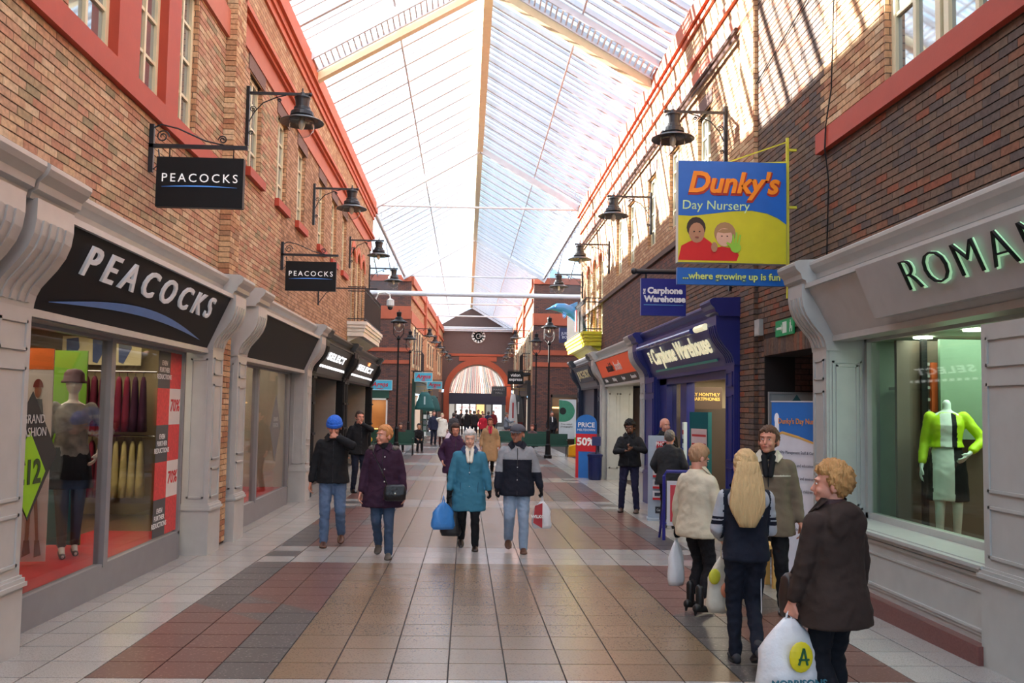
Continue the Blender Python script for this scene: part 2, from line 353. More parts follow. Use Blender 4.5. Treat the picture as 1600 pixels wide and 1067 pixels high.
# brick pilaster between the two left-hand units
pb = MB()
for k in range(-2, 116):
    z = k*.075
    if z < 3.2:
        if z > 3.0: continue
        ya, yb = 12.0, 12.5
    else: ya, yb = 12.28, 12.75
    t = random.random()
    for a, b in (((ya, ya+.215), (ya+.225, yb)) if k % 2 else ((ya, ya+.1), (ya+.11, ya+.325), (ya+.335, yb))):
        pb.box((-3.32, a, z+.005), (-3.3, b-.003, z+.07), 0, random.random())
    pb.box((-3.45, ya-.012, z+.005), (-3.305, ya, z+.07), 0, random.random())
tag(pb.build('pilaster_bricks', [BB], wall_left, tone=True), kind='stuff')
wr = MB()
slab(wr, 3.992, 4.4, -10, 9.8, 3.0, 8.8, HR, 1)
slab(wr, 3.992, 4.4, 9.8, 12.6, -.5, 8.8, HR+[ALLEY], 1)
slab(wr, 3.992, 4.4, 12.6, NEAR, 3.0, 8.8, HR, 1)
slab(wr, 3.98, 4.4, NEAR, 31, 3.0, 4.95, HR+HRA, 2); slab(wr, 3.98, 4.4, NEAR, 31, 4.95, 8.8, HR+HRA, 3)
wr.box((3.94, 11.97, -.5), (4.0, 12.58, 8.8), 1)
wr.box((4.0, 30.7, -.5), (10, 31, 8.8), 2)
wall_right = tag(wr.build('wall_right', [MORTAR, MORTAR_D, FD, FB], None), kind='structure')
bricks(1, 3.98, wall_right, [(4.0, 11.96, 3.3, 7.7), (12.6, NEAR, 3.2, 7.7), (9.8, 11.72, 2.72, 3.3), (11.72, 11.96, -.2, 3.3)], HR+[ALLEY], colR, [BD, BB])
pb = MB()
for k in range(-2, 104):
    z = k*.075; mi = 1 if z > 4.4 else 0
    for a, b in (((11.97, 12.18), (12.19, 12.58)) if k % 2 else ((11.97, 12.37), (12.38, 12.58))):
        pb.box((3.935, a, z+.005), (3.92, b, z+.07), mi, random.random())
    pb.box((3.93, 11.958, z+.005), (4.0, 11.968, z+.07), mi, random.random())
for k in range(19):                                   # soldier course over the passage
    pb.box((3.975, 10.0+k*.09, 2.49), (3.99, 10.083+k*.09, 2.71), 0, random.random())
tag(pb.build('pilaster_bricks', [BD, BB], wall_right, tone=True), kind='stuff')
# passage behind the right wall
al = MB(); al.box((4.4, 9.8, -.5), (9, 10.0, 3)); al.box((4.4, 11.72, -.5), (9, 11.9, 3)); al.box((4.4, 9.8, 2.6), (9, 11.9, 2.8)); al.box((9, 9.8, -.5), (9.2, 11.9, 3))
tag(al.build('wall_passage', [FD], None), kind='structure')
ow = MB(); ow.box((-7.4, -10, -.5), (-7.2, 31, 8.8)); ow.box((-7.4, -10, 8.8), (-3.8, 31, 9)); tag(ow.build('wall_outer_left', FL, None), kind='structure')  # added wall and lid behind the left shops, stopping sunlight leaking in
ow = MB(); ow.box((9.2, -10, -.5), (9.4, 31, 8.8)); ow.box((4.4, -10, 8.8), (9.4, 31, 9)); tag(ow.build('wall_outer_right', FD, None), kind='structure')  # same added light block behind the right shops
# cornices, string courses and sills
def trim(n, boxes, m): 
    t = MB()
    for a, b in boxes: t.box(a, b)
    return tag(t.build('trim_%d' % n, m, None), kind='structure')
TERRA2 = c8(188, 108, 86, .7, var=.1); TERRA3 = c8(192, 94, 60, .6)
trim(1, [((-3.5, 12.76, 7.15), (-3.42, 31, 7.5)), ((-3.5, -10, 6.86), (-3.40, 12.27, 7.24))], TERRA2)
trim(2, [((-3.5, -10, 7.5), (-3.36, 31, 7.56)), ((-3.5, -10, 7.56), (-3.3, 31, 7.64)), ((-3.5, -10, 8.25), (-3.34, 31.05, 8.38)), ((-3.5, -10, 8.38), (-3.3, 31.1, 8.5)), ((-3.8, -10, 8.5), (-3.24, 31.15, 8.82))], TERRA3)
trim(3, [((-3.5, -10, 7.64), (-3.38, 31, 8.25))], FB)
trim(4, [((-3.5, 4.5, 4.8), (-3.39, 12.27, 5.03))], TERRA)
trim(5, [((4.03, 12.62, 7.45), (3.94, 31, 7.7)), ((4.03, -10, 7.9), (3.9, 31, 8.02)), ((4.03, -10, 8.4), (3.88, 31.05, 8.5)), ((4.4, -10, 8.5), (3.82, 31.1, 8.82))], TERRA3)
trim(6, [((4.03, -10, 8.02), (3.93, 31, 8.4)), ((4.03, -10, 7.7), (3.96, 31, 7.9))], FB)
trim(7, [((4.03, 3, 4.66), (3.91, 9.77, 4.89))], TERRA)
trim(8, [((4.03, 12.62, 4.88), (3.93, 31, 4.98))], c8(92, 70, 62, .8))
sb = MB(); sd = MB()
for h in HL[1:]:
    sb.box((-3.5, h[0]-.1, 5.24), (-3.37, h[1]+.1, 5.38)); sd.box((-3.47, h[0]-.12, 6.92), (-3.435, h[1]+.12, 7.15))
tag(sb.build('trim_9', TERRA, None), kind='structure')
for h in HR[1:]: sd.box((4.0, h[0]-.12, 6.85), (3.965, h[1]+.12, 7.08))
tag(sd.build('trim_10', c8(120, 92, 84, .85, bump=.4, bscale=30), None), kind='structure')
tp = MB()                                               # red posts between the tall lights
for a, b in ((8.5, 9.05), (9.86, 10.28)): tp.box((-3.6, a, 5.03), (-3.42, b, 6.86))
tag(tp.build('trim_11', TERRA, None), kind='structure')
rv = MB()
for side, hs in ((-1, HL+HLA), (1, HR+HRA)):
    for h in hs:
        xa, xb = (-3.46, -3.6) if side < 0 else (3.985, 4.13)
        rv.box((xa, h[1]-.02, h[2]), (xb, h[1]+.01, h[3])); rv.box((xa, h[0]-.01, h[2]), (xb, h[0]+.02, h[3]))
tag(rv.build('wall_reveals', FB, None), kind='structure')
WN = [0]
def window(side, ya, yb, za, zb, nz=3, arch=False, ncol=2):
    WN[0] += 1
    x = -3.56 if side < 0 else 4.09; w = .075; s = 1 if side < 0 else -1
    fr = MB(); x0, x1 = x-.04*s, x+.04*s
    fr.box((x0, ya, za), (x1, ya+w, zb)); fr.box((x0, yb-w, za), (x1, yb, zb)); fr.box((x0, ya, za), (x1, yb, za+w)); fr.box((x0, ya, zb-w), (x1, yb, zb))
    for i in range(1, ncol):
        yy = ya+(yb-ya)*i/ncol; fr.box((x0, yy-.025, za+w), (x1, yy+.025, zb-w))
    o = tag(fr.build('window_%d' % WN[0], CREAM, None), kind='structure')
    bb = MB()
    for i in range(1, nz): zz = za+(zb-za)*i/nz; bb.box((x0+.01*s, ya+w, zz-.018), (x1-.01*s, yb-w, zz+.018))
    bb.build('glazing_bars', CREAM, o)
    MB().box((x-.006, ya+w, za+w), (x+.006, yb-w, zb-w)).build('pane', UPGLASS, o)
for a, b in ((7.52, 8.5), (9.05, 9.86), (10.28, 11.04)): window(-1, a, b, 5.03, 6.86, 4)
for h in HL[1:]+HLA: window(-1, *h, nz=4)
window(1, 7.36, 8.23, 4.92, 6.86, 3); window(1, 6.3, 7.3, 4.92, 6.86, 3)
for h in HR[1:]+HRA: window(1, *h, nz=4)
bk = MB(); bk.box((-3.85, -10, 3), (-3.8, 31, 8.8)); bk.box((4.4, -10, 3), (4.45, 31, 8.8)); tag(bk.build('wall_backing', BLACK, None), kind='structure')
for side, hs in ((-1, HLA), (1, HRA)):                  # terracotta round heads over the balcony windows
    a = MB(); xf = -3.43 if side < 0 else 3.96
    for h in hs:
        c = (h[0]+h[1])/2
        for k in range(9):
            t0, t1 = PI*k/9, PI*(k+1)/9; p = [(xf, c-math.cos(t)*r, 6.1+math.sin(t)*r) for t, r in ((t0, .4), (t0, .58), (t1, .58), (t1, .4))]
            a.prism(p, (side*.05, 0, 0))
        for s2 in (-1, 1):
            a2 = [(xf+side*.01, c+s2*.4, 6.1), (xf+side*.01, c+s2*.4, 6.46), (xf+side*.01, c, 6.5)]+[(xf+side*.01, c+s2*.4*math.cos(t), 6.1+.4*math.sin(t)) for t in (1.2, .9, .6, .3)]
            a.prism(a2, (side*.03, 0, 0))
    tag(a.build('trim_%d' % (12 if side < 0 else 13), TERRA3, None), kind='structure')
# ------------------------------------------------------------------ floor with its tiles
fl = MB(); fl.add([(-12, -12, fz(-3)-.008), (12, -12, fz(-3)-.008), (12, -3, fz(-3)-.008), (-12, -3, fz(-3)-.008), (12, 15, fz(15)-.008), (-12, 15, fz(15)-.008), (12, 110, fz(15)-.008), (-12, 110, fz(15)-.008)], [(0, 1, 2, 3), (3, 2, 4, 5), (5, 4, 6, 7)])
floor = tag(fl.build('floor', c8(58, 50, 46, .8), None), kind='structure')
TM = [T_WHITE, T_TAN, T_RED, T_GREY]
X0 = -3.69; rows = []
def layout():                                            # rows of tiles: (y0, y1, kind, index inside the block, block number)
    y = 6.43-1.2
    while y > -6: y -= 6.2
    b = -2
    while y < 79:
        for k in range(3): rows.append((y+k*.45 if y > 7 else y+k*.4, (y+(k+1)*.45) if y > 7 else y+(k+1)*.4, 'band', k, b))
        y += 1.35 if y > 7 else 1.2
        n = 12 if y < 10 else (13 if y < 16 else 12)
        for k in range(n): rows.append((y+k*.402, y+(k+1)*.402, 'block', k, n if False else b))
        y += n*.402; b += 1
layout()
def clip(poly, a, b, c):                                 # keep a*u+b*v+c >= 0
    out = []
    for i in range(len(poly)):
        p, q = poly[i], poly[(i+1) % len(poly)]; fp, fq = a*p[0]+b*p[1]+c, a*q[0]+b*q[1]+c
        if fp >= 0: out.append(p)
        if fp*fq < 0: t = fp/(fp-fq); out.append((p[0]+t*(q[0]-p[0]), p[1]+t*(q[1]-p[1])))
    return out
FIRST = [r[4] for r in rows if r[2] == 'block' and abs(r[0]-6.43) < .3][0]
tm = {}; singles = []; rest = MB(); cand = []
for (ya, yb, kind, k, b) in rows:
    for c in range(20):
        xa, xb = -3.69+c*.4, -3.29+c*.4; pieces = []
        xm = (xa+xb)/2
        def rect(mi): return [([(xa, ya), (xb, ya), (xb, yb), (xa, yb)], mi)]
        if c < 3 or c > 16: pieces = rect(0)
        elif kind == 'band': pieces = rect(3 if k == 1 and c in (3, 16) else 0)
        elif 6 <= c <= 13: pieces = rect(1)
        else:
            u = c-3 if c < 6 else 16-c; n = 12; v = k; flip = (b-FIRST) % 2
            if flip: v = n-1-k
            if v < 0: pieces = rect(3 if u < 1 else 2)
            else:
                P = [(u, v), (u+1, v), (u+1, v+1), (u, v+1)]
                def put(poly, mi):
                    if len(poly) > 2:
                        q = []
                        for (uu, vv) in poly:
                            X = xa+(uu-u)*.4 if c < 6 else xb-(uu-u)*.4
                            Y = ya+(vv-v)*(yb-ya) if not flip else yb-(vv-v)*(yb-ya)
                            q.append((X, Y))
                        pieces.append((q, mi))
                if u < 2:
                    put(clip(P, -.925, -1, 6), 2); up = clip(P, .925, 1, -6)
                    if u == 1: put(clip(up, -.9, -1, 7.8), 2 if v == 5 else 3); put(clip(up, .9, 1, -7.8), 2)
                    else: put(up, 3)
                else: put(clip(P, -.9, -1, 7.8), 3); put(clip(P, .9, 1, -7.8), 2)
        for poly, mi in pieces:
            cand.append((poly, mi, ya, len(poly) == 4 and len(pieces) == 1))
vis = []
for i, (poly, mi, ya, q) in enumerate(cand):
    cxm = sum(p[0] for p in poly)/len(poly); cym = sum(p[1] for p in poly)/len(poly)
    if cym < 3: continue
    u, v = px(cxm, cym, fz(cym))
    if q and -40 < u < 1640 and v < 1090 and -3.5 < cxm < 3.85: vis.append((cym, i))
vis.sort(); single = {i for _, i in vis[:300]}; tl = math.atan(.01444)
for i, (poly, mi, ya, q) in enumerate(cand):
    if max(p[1] for p in poly) < -6: continue
    cxm = sum(p[0] for p in poly)/len(poly); cym = sum(p[1] for p in poly)/len(poly)
    g = .0055
    if i in single:
        w, h = poly[1][0]-poly[0][0], abs(poly[2][1]-poly[1][1]); w = abs(w); key = (round(h, 3), mi)
        if key not in tm: tm[key] = MB().box((-w/2+g, -h/2+g, -.012), (w/2-g, h/2-g, 0)).mesh('tile', TM[mi])
        o = link('tile', tm[key], floor, (cxm, cym, fz(cym))); o.rotation_euler = (-tl if cym < 15 else 0, 0, 0)
    else:
        n = len(poly); full = q
        top = [(cxm+(p[0]-cxm)*(1-g/.2), cym+(p[1]-cym)*(1-g/.2) if full else p[1]+(g if p[1] < cym else -g)*0, 0) for p in poly]
        if not full: top = [(p[0]+(g if p[0] < cxm else -g)*.7, p[1]+(g if abs(p[1]-ya) < 1e-4 else 0), 0) for p in poly]
        top = [(p[0], p[1], fz(p[1])) for p in top]; bot = [(p[0], p[1], p[2]-.012) for p in top]
        rest.add(top+bot, [tuple(range(n))]+[(a, (a+1) % n, n+(a+1) % n, n+a) for a in range(n)], mi, random.random())
tag(rest.build('floor_tiling', TM, floor, tone=True), kind='stuff')
# ------------------------------------------------------------------ glazed roof
rf = thing('ceiling', 'pitched glazed roof of white bars and clear ribbed panes over the arcade', 'roof'); rf['kind'] = 'structure'
del rf['category']; del rf['label']
ZE, ZR, XC = 8.78, 11.0, .33; XE = {-1: -3.5, 1: 4.16}
def roofpt(side, t, dz=0): return Vector((XE[side]+(XC-XE[side])*t, 0, ZE+(ZR-ZE)*t+dz))
ys = [-6+i*1.07 for i in range(81)]
for side in (-1, 1):
    a, b = roofpt(side, -.02), roofpt(side, 1)
    mbar = MB().bar(a, b, .085, .1).mesh('glazing_bar', STEELW); mrib = MB().bar(a+Vector((0, 0, .03)), b+Vector((0, 0, .03)), .04, .05).mesh('glazing_rib', STEELW)
    pane = MB().add([a+Vector((0, .03, .05)), b+Vector((0, .03, .05)), b+Vector((0, 1.04, .05)), a+Vector((0, 1.04, .05))], [(0, 1, 2, 3)]).mesh('pane', ROOFG)
    for y in ys:
        link('glazing_bar', mbar, rf, (0, y, 0)); link('pane', pane, rf, (0, y, 0))
        if y > 2:
            for d in (.357, .714): link('glazing_rib', mrib, rf, (0, y+d, 0))
    for t in (.5,):
        p = roofpt(side, t, -.07); MB().bar((p.x, -6, p.z), (p.x, 80, p.z), .04, .04).build('purlin', STEELW, rf)
    for y in (4.5, 18.5, 30.7, 47.3, 63, 79.7):
        p, q = roofpt(side, 0, -.2), roofpt(side, 1, -.2); p.y = q.y = y
        MB().bar(p, q, .2 if y < 30 else .16, .3 if y < 30 else .2).build('rafter', CREAM if y < 30 else STEELW, rf)
    for y in (4.5-1.0, 18.5-1.0):                        # slatted walkway beside the main rafters
        g = MB(); p, q = roofpt(side, .0, -.18), roofpt(side, 1, -.18); p.y = q.y = y+.12; g.bar(p, q, .05, .12); p.y = q.y = y+.78; g.bar(p, q, .05, .12)
        for k in range(34):
            p = roofpt(side, (k+.5)/34, -.18); g.bar((p.x, y+.12, p.z), (p.x, y+.78, p.z), .028, .07, up=(0, 0, 1))
        tag(g.build('walkway_grille', STEELW, rf), kind='stuff')
MB().box((XC-.1, -6, ZR-.32), (XC+.1, 80, ZR-.02)).build('ridge_beam', CREAM, rf)
for y, r in ((30.7, .035), (47.3, .035), (60, .05), (68, .05), (79.2, .06)):
    MB().tube([(-3.4, y, 8.72), (4.05, y, 8.72)], r).build('tie_rod', STEELW, rf)
for s, x in ((-1, -3.42), (1, 4.05)):
    MB().tube([(x, 31, 8.7), (x, 48, 8.7)], .07).build('eaves_tube', STEELW, rf)
    # roof of the cross mall
    for e, (ya, yb) in enumerate(((31, 39.5), (48, 39.5))):
        for k in range(9):
            x1 = x+s*k*.75; MB().bar((x1, ya, 8.75), (x1, yb, 11.6), .05, .07).build('glazing_bar', STEELW, rf)
        MB().add([(x, ya, 8.8), (x+s*6, ya, 8.8), (x+s*6, yb, 11.65), (x, yb, 11.65)], [(0, 1, 2, 3)]).build('pane', ROOFG, rf)
MB().tube([(-9, 44, 7.34), (9.5, 44, 7.34)], .12, 12).build('gutter_tube', STEELW, rf)
for s in (-1, 1):
    x = -3.5 if s < 0 else 4.1
    g = MB().box((x, 44.1, 7.4), (x+s*5.5, 44.14, 8.78)); g.build('screen_pane', glassmat('hazy_screen', (1, 1, 1), .12, .1, .8), rf)
# ------------------------------------------------------------------ junction walls, far mall and arch wall
GL = MB()
jw = MB(); jw.box((-9, 48, -.4), (-5.5, 48.4, 8.85)); jw.box((-5.5, 48, 2.35), (-4.25, 48.4, 8.85)); jw.box((-4.25, 48, -.4), (-3.1, 48.4, 8.85)); jw.box((-9.2, 31, -.4), (-9, 48, 8.85))  # last box: unseen side wall added to shut out open sky
tag(jw.build('wall_junction_left', FD, None), kind='structure')
jw = MB(); jw.box((3.6, 48, -.4), (4.6, 48.4, 8.85)); jw.box((4.6, 48, 2.5), (6.2, 48.4, 8.85)); jw.box((6.2, 48, -.4), (9.5, 48.4, 8.85)); jw.box((9.5, 31, -.4), (9.7, 48, 8.85))  # last box: unseen end wall, added to keep sky light from leaking in
tag(jw.build('wall_junction_right', FD, None), kind='structure')
TF = c8(172, 84, 56, .6)
trim(14, [((-9, 47.95, 6.45), (-3.08, 48.1, 7.15)), ((-9, 47.95, 4.68), (-3.08, 48.1, 4.88)), ((-9, 47.95, 4.02), (-3.08, 48.1, 4.22)), ((-9, 47.9, 8.5), (-3.08, 48.1, 8.85))], TF)
trim(15, [((3.58, 47.95, 6.26), (9.5, 48.1, 6.9)), ((3.58, 47.95, 4.63), (9.5, 48.1, 4.9)), ((3.58, 47.95, 4.0), (9.5, 48.1, 4.24)), ((3.58, 47.9, 8.5), (9.5, 48.1, 8.85))], TF)
def skew(xa, xb, side, za, zb, t, ya=48.0, yb=80.0):      # a slab that follows the bent line of the far mall
    s = -1 if side < 0 else 1
    return [(xa, ya, za), (xb, yb, za), (xb+s*t, yb, za), (xa+s*t, ya, za)]
for side, xa, xb, nm in ((-1, -3.1, -2.2, 'far_left'), (1, 3.6, 4.2, 'far_right')):
    f = MB()
    def fx(y): return xa+(xb-xa)*(y-48)/32
    def seg(mb, ya, yb, za, zb, d, t, mi=0):
        s = side; mb.prism([(fx(ya)-s*d, ya, za), (fx(yb)-s*d, yb, za), (fx(yb)+s*t, yb, za), (fx(ya)+s*t, ya, za)], (0, 0, zb-za), mi)
    seg(f, 48.4, 80, 3.0, 8.8, 0, .3, 0); seg(f, 48.4, 50, -.3, 3, 0, .3, 1); seg(f, 60, 62, -.3, 3, 0, .3, 1); seg(f, 72, 80, -.3, 3, 0, .3, 1)
    tag(f.build('wall_%s' % nm, [FB, FD], None), kind='structure')
    t = MB(); seg(t, 48.4, 80, 8.4, 8.85, .12, .3); seg(t, 48.4, 58, 6.3, 6.95, .04, .1); seg(t, 48.4, 80, 7.6, 7.75, .1, .1); seg(t, 57.6, 58.3, 6.4, 8.9, .16, .1); seg(t, 70, 71, 6.4, 8.9, .16, .1)
    tag(t.build('trim_%d' % (16 if side < 0 else 17), TF, None), kind='structure')
    for k, y in enumerate((49.6, 51.4, 53.2, 55, 60.5, 63, 65.5, 73, 75.5)):
        WN[0] += 1; w = MB(); seg(w, y, y+.9, 3.9 if k < 4 else 4.4, 6.2, .05, .02)
        wo = tag(w.build('window_%d' % WN[0], CREAM, None), kind='structure'); p = MB()
        seg(p, y+.15, y+.42, 4.1 if k < 4 else 4.6, 6.05, .07, .0); seg(p, y+.5, y+.77, 4.1 if k < 4 else 4.6, 6.05, .07, .0); p.build('pane', UPGLASS, wo)
AW = MB(); ac, az, ar = 1.02, 3.05, 2.55
def archface(mb, y, x0, x1, ztop, r, t, mi=0):
    n = 20; pts = [(ac-r*math.cos(PI*k/n), az+r*math.sin(PI*k/n)) for k in range(n+1)]
    mb.prism([(x0, y, -.4), (ac-r, y, -.4), (ac-r, y, az), (x0, y, az)], (0, t, 0), mi); mb.prism([(ac+r, y, -.4), (x1, y, -.4), (x1, y, az), (ac+r, y, az)], (0, t, 0), mi)
    for k in range(n):
        a, b = pts[k], pts[k+1]; xa = x0 if k == 0 else a[0]; xb = x1 if k == n-1 else b[0]
        mb.prism([(xa, y, a[1] if k else az), (b[0], y, b[1]), (b[0], y, ztop), (xa, y, ztop)] if k < n-1 else [(a[0], y, a[1]), (xb, y, az), (xb, y, ztop), (a[0], y, ztop)], (0, t, 0), mi)
archface(AW, 80, -3.2, 5.2, 8.8, ar, .4)
AW.prism([(-3.4, 80, 8.8), (5.0, 80, 8.8), (1.0, 80, 11.0)], (0, .4, 0), 1)
tag(AW.build('wall_arch', [c8(104, 86, 84, .9, bump=.3, bscale=20), c8(76, 60, 58, .8)], None), kind='structure')
ta = MB()
for k in range(20):
    t0, t1 = PI*k/20, PI*(k+1)/20; ta.prism([(ac-math.cos(t)*r, 79.85, az+math.sin(t)*r) for t, r in ((t0, ar), (t0, ar+.5), (t1, ar+.5), (t1, ar))], (0, .2, 0))
ta.box((ac-ar-.5, 79.85, -.3), (ac-ar, 80.05, az)); ta.box((ac+ar, 79.85, -.3), (ac+ar+.5, 80.05, az)); ta.box((-2.3, 79.9, 6.35), (4.4, 80.02, 6.55)); ta.box((.55, 79.8, 5.6), (1.5, 80, 6.3)); ta.box((-.7, 79.93, 5.9), (2.7, 80.02, 6.3))
tag(ta.build('trim_18', TF, None), kind='structure')
trim(19, [((-2.4, 79.4, 8.55), (4.5, 79.6, 8.75)), ((-2.4, 79.4, 8.85), (4.5, 79.6, 8.95))], STEELW)
WN[0] += 1; fan = MB()
for k in range(20):
    t0, t1 = PI*k/20, PI*(k+1)/20; fan.prism([(ac-math.cos(t)*r, 80.1, az+math.sin(t)*r) for t, r in ((t0, ar-.14), (t0, ar), (t1, ar), (t1, ar-.14))], (0, .1, 0))
fw = tag(fan.build('window_%d' % WN[0], WHITE, None), kind='structure')
MB().prism([(ac-ar*math.cos(PI*k/20), 80.15, az+ar*math.sin(PI*k/20)) for k in range(21)], (0, .02, 0)).build('pane', GLASS, fw)
trim(20, [((ac-ar, 79.7, 2.0), (ac+ar, 80.3, 2.72)), ((ac-ar, 79.9, 2.72), (ac+ar, 80.3, 3.0))], c8(34, 40, 66, .4))
# tiled roof seen through the fanlight, and the lit shop beyond the doorway
rt = thing('tiled_roof', 'pitched terracotta tiled roof seen through the arched fanlight', 'roof', (0, 0, 0)); rng = random.Random(3)
for i in range(54):
    x = ac-2.6+i*.098; xt = ac+(x-ac)*.72; c = rng.choice([(150, 96, 78), (110, 72, 60), (196, 180, 166), (92, 88, 80), (140, 104, 84)])
    MB().bar((x, 82, 2.95), (xt, 92, 6.0), .094, .03+.03*(i % 2)).build('tile_row', c8(*c, .8), rt)
MB().box((ac-3, 81.6, 2.75), (ac+3, 81.9, 2.95)).build('gutter', c8(196, 180, 160, .6), rt)
MB().box((ac-5, 81, 2.6), (ac+5, 100, 2.7)).build('soffit', c8(120, 110, 100, .8), rt)
sh = thing('lit_shopfront', 'bright white shopfront with red lettered posters beyond the arch doorway', 'shop', (0, 0, 0))
EMW = mat('lit_display', (.85, .85, .85), .6, emit=1.0); EMY = mat('warm_display', (.9, .6, .25), .6, emit=.8)
MB().box((-3.5, 92, -.3), (6, 92.2, 2.6)).build('wall', c8(96, 90, 88, .6), sh)
for x0, x1, m in ((-1.7, -1.2, WHITE), (-1.0, -.5, EMW), (-.35, .3, EMW), (.45, 1.0, EMW), (1.1, 1.9, EMY), (2.1, 2.6, WHITE), (2.8, 3.7, EMW)):
    MB().box((x0, 91.9, .2), (x1, 92, 2.2)).build('window_panel', m, sh)
for i, x in enumerate((-.6, 0, .75, 3.2)): text('poster_text', 'SALE', .3, c8(196, 30, 40), sh, (x, 91.86, 1.7), ext=.01)
pv = MB().box((-12, 80, fz(80)-.3), (12, 110, fz(80)-.005)).build('pavement', c8(150, 144, 138, .5), None); tag(pv, kind='structure')
# ------------------------------------------------------------------ shopfront pieces
def rot_side(side, t=0): return (PI/2+t, 0, PI/2 if side < 0 else -PI/2)
SPROF = [(.5, 3.12), (.5, 2.98), (.485, 2.88), (.45, 2.79), (.39, 2.7), (.33, 2.63), (.28, 2.57), (.25, 2.51), (.235, 2.45), (.23, 2.41)]
def corbel(side, ya, yb, m, root):
    mb = MB(); poly = [(dx(side, 0), ya, 3.12)]+[(dx(side, d), ya, z) for d, z in SPROF]+[(dx(side, 0), ya, 2.41)]
    mb.prism(poly, (0, yb-ya, 0)); c = mb.build('corbel', m, root, world=True)
    w = yb-ya
    for k in range(4):
        r = MB(); a = ya+w*(.14+k*.2); n = SPROF[1:-1]
        for i in range(len(n)-1):
            (d0, z0), (d1, z1) = n[i], n[i+1]
            r.prism([(dx(side, d0-.01), a, z0), (dx(side, d0+.014), a, z0), (dx(side, d1+.014), a, z1), (dx(side, d1-.01), a, z1)], (0, w*.1, 0))
        r.build('flute', m, c, world=True)
    return c
def frame_rect(mb, side, d, ya, yb, za, zb, w=.022, t=.014):
    for a, b, c, e in ((ya, yb, za, za+w), (ya, yb, zb-w, zb), (ya, ya+w, za, zb), (yb-w, yb, za, zb)):
        mb.box((dx(side, d), a, c), (dx(side, d+t), b, e))
def frame_jamb(mb, side, y, s, da, db, za, zb, w=.022):
    for a, b, c, e in ((da, db, za, za+w), (da, db, zb-w, zb), (da, da+w, za, zb), (db-w, db, za, zb)):
        mb.box((dx(side, a), y, c), (dx(side, b), y-s*.012, e))
def pier(side, ya, yb, m, root, cap=.42, back=-.1, jamb=True):
    z0 = fz(yb)-.03; mb = MB(); mb.box((dx(side, back), ya, z0), (dx(side, .23), yb, 2.42))
    mb.box((dx(side, back), ya-.02, z0), (dx(side, .25), yb+.02, cap-.03)); p = mb.build('pier', m, root, world=True)
    k = MB(); k.box((dx(side, back), ya-.035, cap-.03), (dx(side, .275), yb+.035, cap)); k.box((dx(side, back), ya-.025, cap), (dx(side, .26), yb+.025, cap+.03)); k.box((dx(side, back), ya-.012, cap+.03), (dx(side, .245), yb+.012, cap+.05))
    k.build('plinth_moulding', m, p, world=True)
    f = MB(); w = min(.07, (yb-ya)*.16)
    for za, zb in ((cap+.12, cap+.5), (cap+.6, 1.98), (2.1, 2.32)): frame_rect(f, side, .23, ya+w, yb-w, za, zb)
    if jamb:
        for yy, s in ((ya, 1), ):
            for za, zb in ((cap+.12, 2.3),): frame_jamb(f, side, yy, s, back+.06, .17, za, zb)
    f.build('panel_moulding', m, p, world=True); return p
def cornice(side, segs, m, root):
    mb = MB()
    for ya, yb, d in segs:
        pr = [(-.1, 3.11), (d-.13, 3.11), (d-.12, 3.15), (d-.08, 3.17), (d-.07, 3.22), (d-.02, 3.27), (d, 3.31), (d, 3.34), (d-.05, 3.37), (-.1, 3.40)]
        mb.prism([(dx(side, a), ya, z) for a, z in pr], (0, yb-ya, 0))
    return mb.build('cornice', m, root, world=True)
FT = math.atan2(.30, .66)
def fascia(side, ya, yb, m, root, mf, zb=2.42, zt=3.1, name='fascia'):
    mb = MB(); mb.prism([(dx(side, -.1), ya, zb), (dx(side, .15), ya, zb), (dx(side, .45), ya, zt), (dx(side, -.1), ya, zt)], (0, yb-ya, 0))
    f = mb.build(name, m, root, world=True)
    t = MB()
    for (d0, z0, d1, z1) in ((.15, zb-.05, .17, zb+.01), (.44, zt-.03, .47, zt+.02)): t.box((dx(side, -.05), ya, z0), (dx(side, d1), yb, z1))
    t.build('fascia_moulding', mf, root, world=True); return f
def fpt(side, y, z, off=.02):                            # a point on the leaning fascia
    return (dx(side, .15+.30*(z-2.42)/.68+off), y, z)
def downlights(root, pts, r=.06, e=None, n='ceiling_light'):
    for p in pts: MB().lathe([(r, 0), (r, .02)], p).build(n, LAMP, root, world=True)
LAMP = mat('lamp_glow', (1, .93, .8), .4, emit=14)
def area(name, loc, sx, sy, power, col=(1, .9, .75), rot=(0, 0, 0)):
    l = bpy.data.lights.new(name, 'AREA'); l.shape = 'RECTANGLE'; l.size = sx; l.size_y = sy; l.energy = power; l.color = col
    o = bpy.data.objects.new(name, l); COL.objects.link(o); o.location = loc; o.rotation_euler = rot; return o
def interior(side, ya, yb, depth, zf, m_back, m_floor, m_side, m_ceil, root, zt=2.75):
    xi, xo = dx(side, -.12), dx(side, -depth); s = -1 if side < 0 else 1
    MB().box((xi, ya, zf-.05), (xo, yb, zf)).build('display_floor', m_floor, root, world=True)
    MB().box((xo, ya, zf), (xo+s*.05, yb, zt)).build('back_panel', m_back, root, world=True)
    MB().box((xi, ya-.05, -.3), (xo, ya, zt)).build('side_panel', m_side, root, world=True); MB().box((xi, yb, -.3), (xo, yb+.05, zt)).build('side_panel', m_side, root, world=True)
    MB().box((xi, ya, zt), (xo, yb, zt+.05)).build('ceiling_panel', m_ceil, root, world=True)
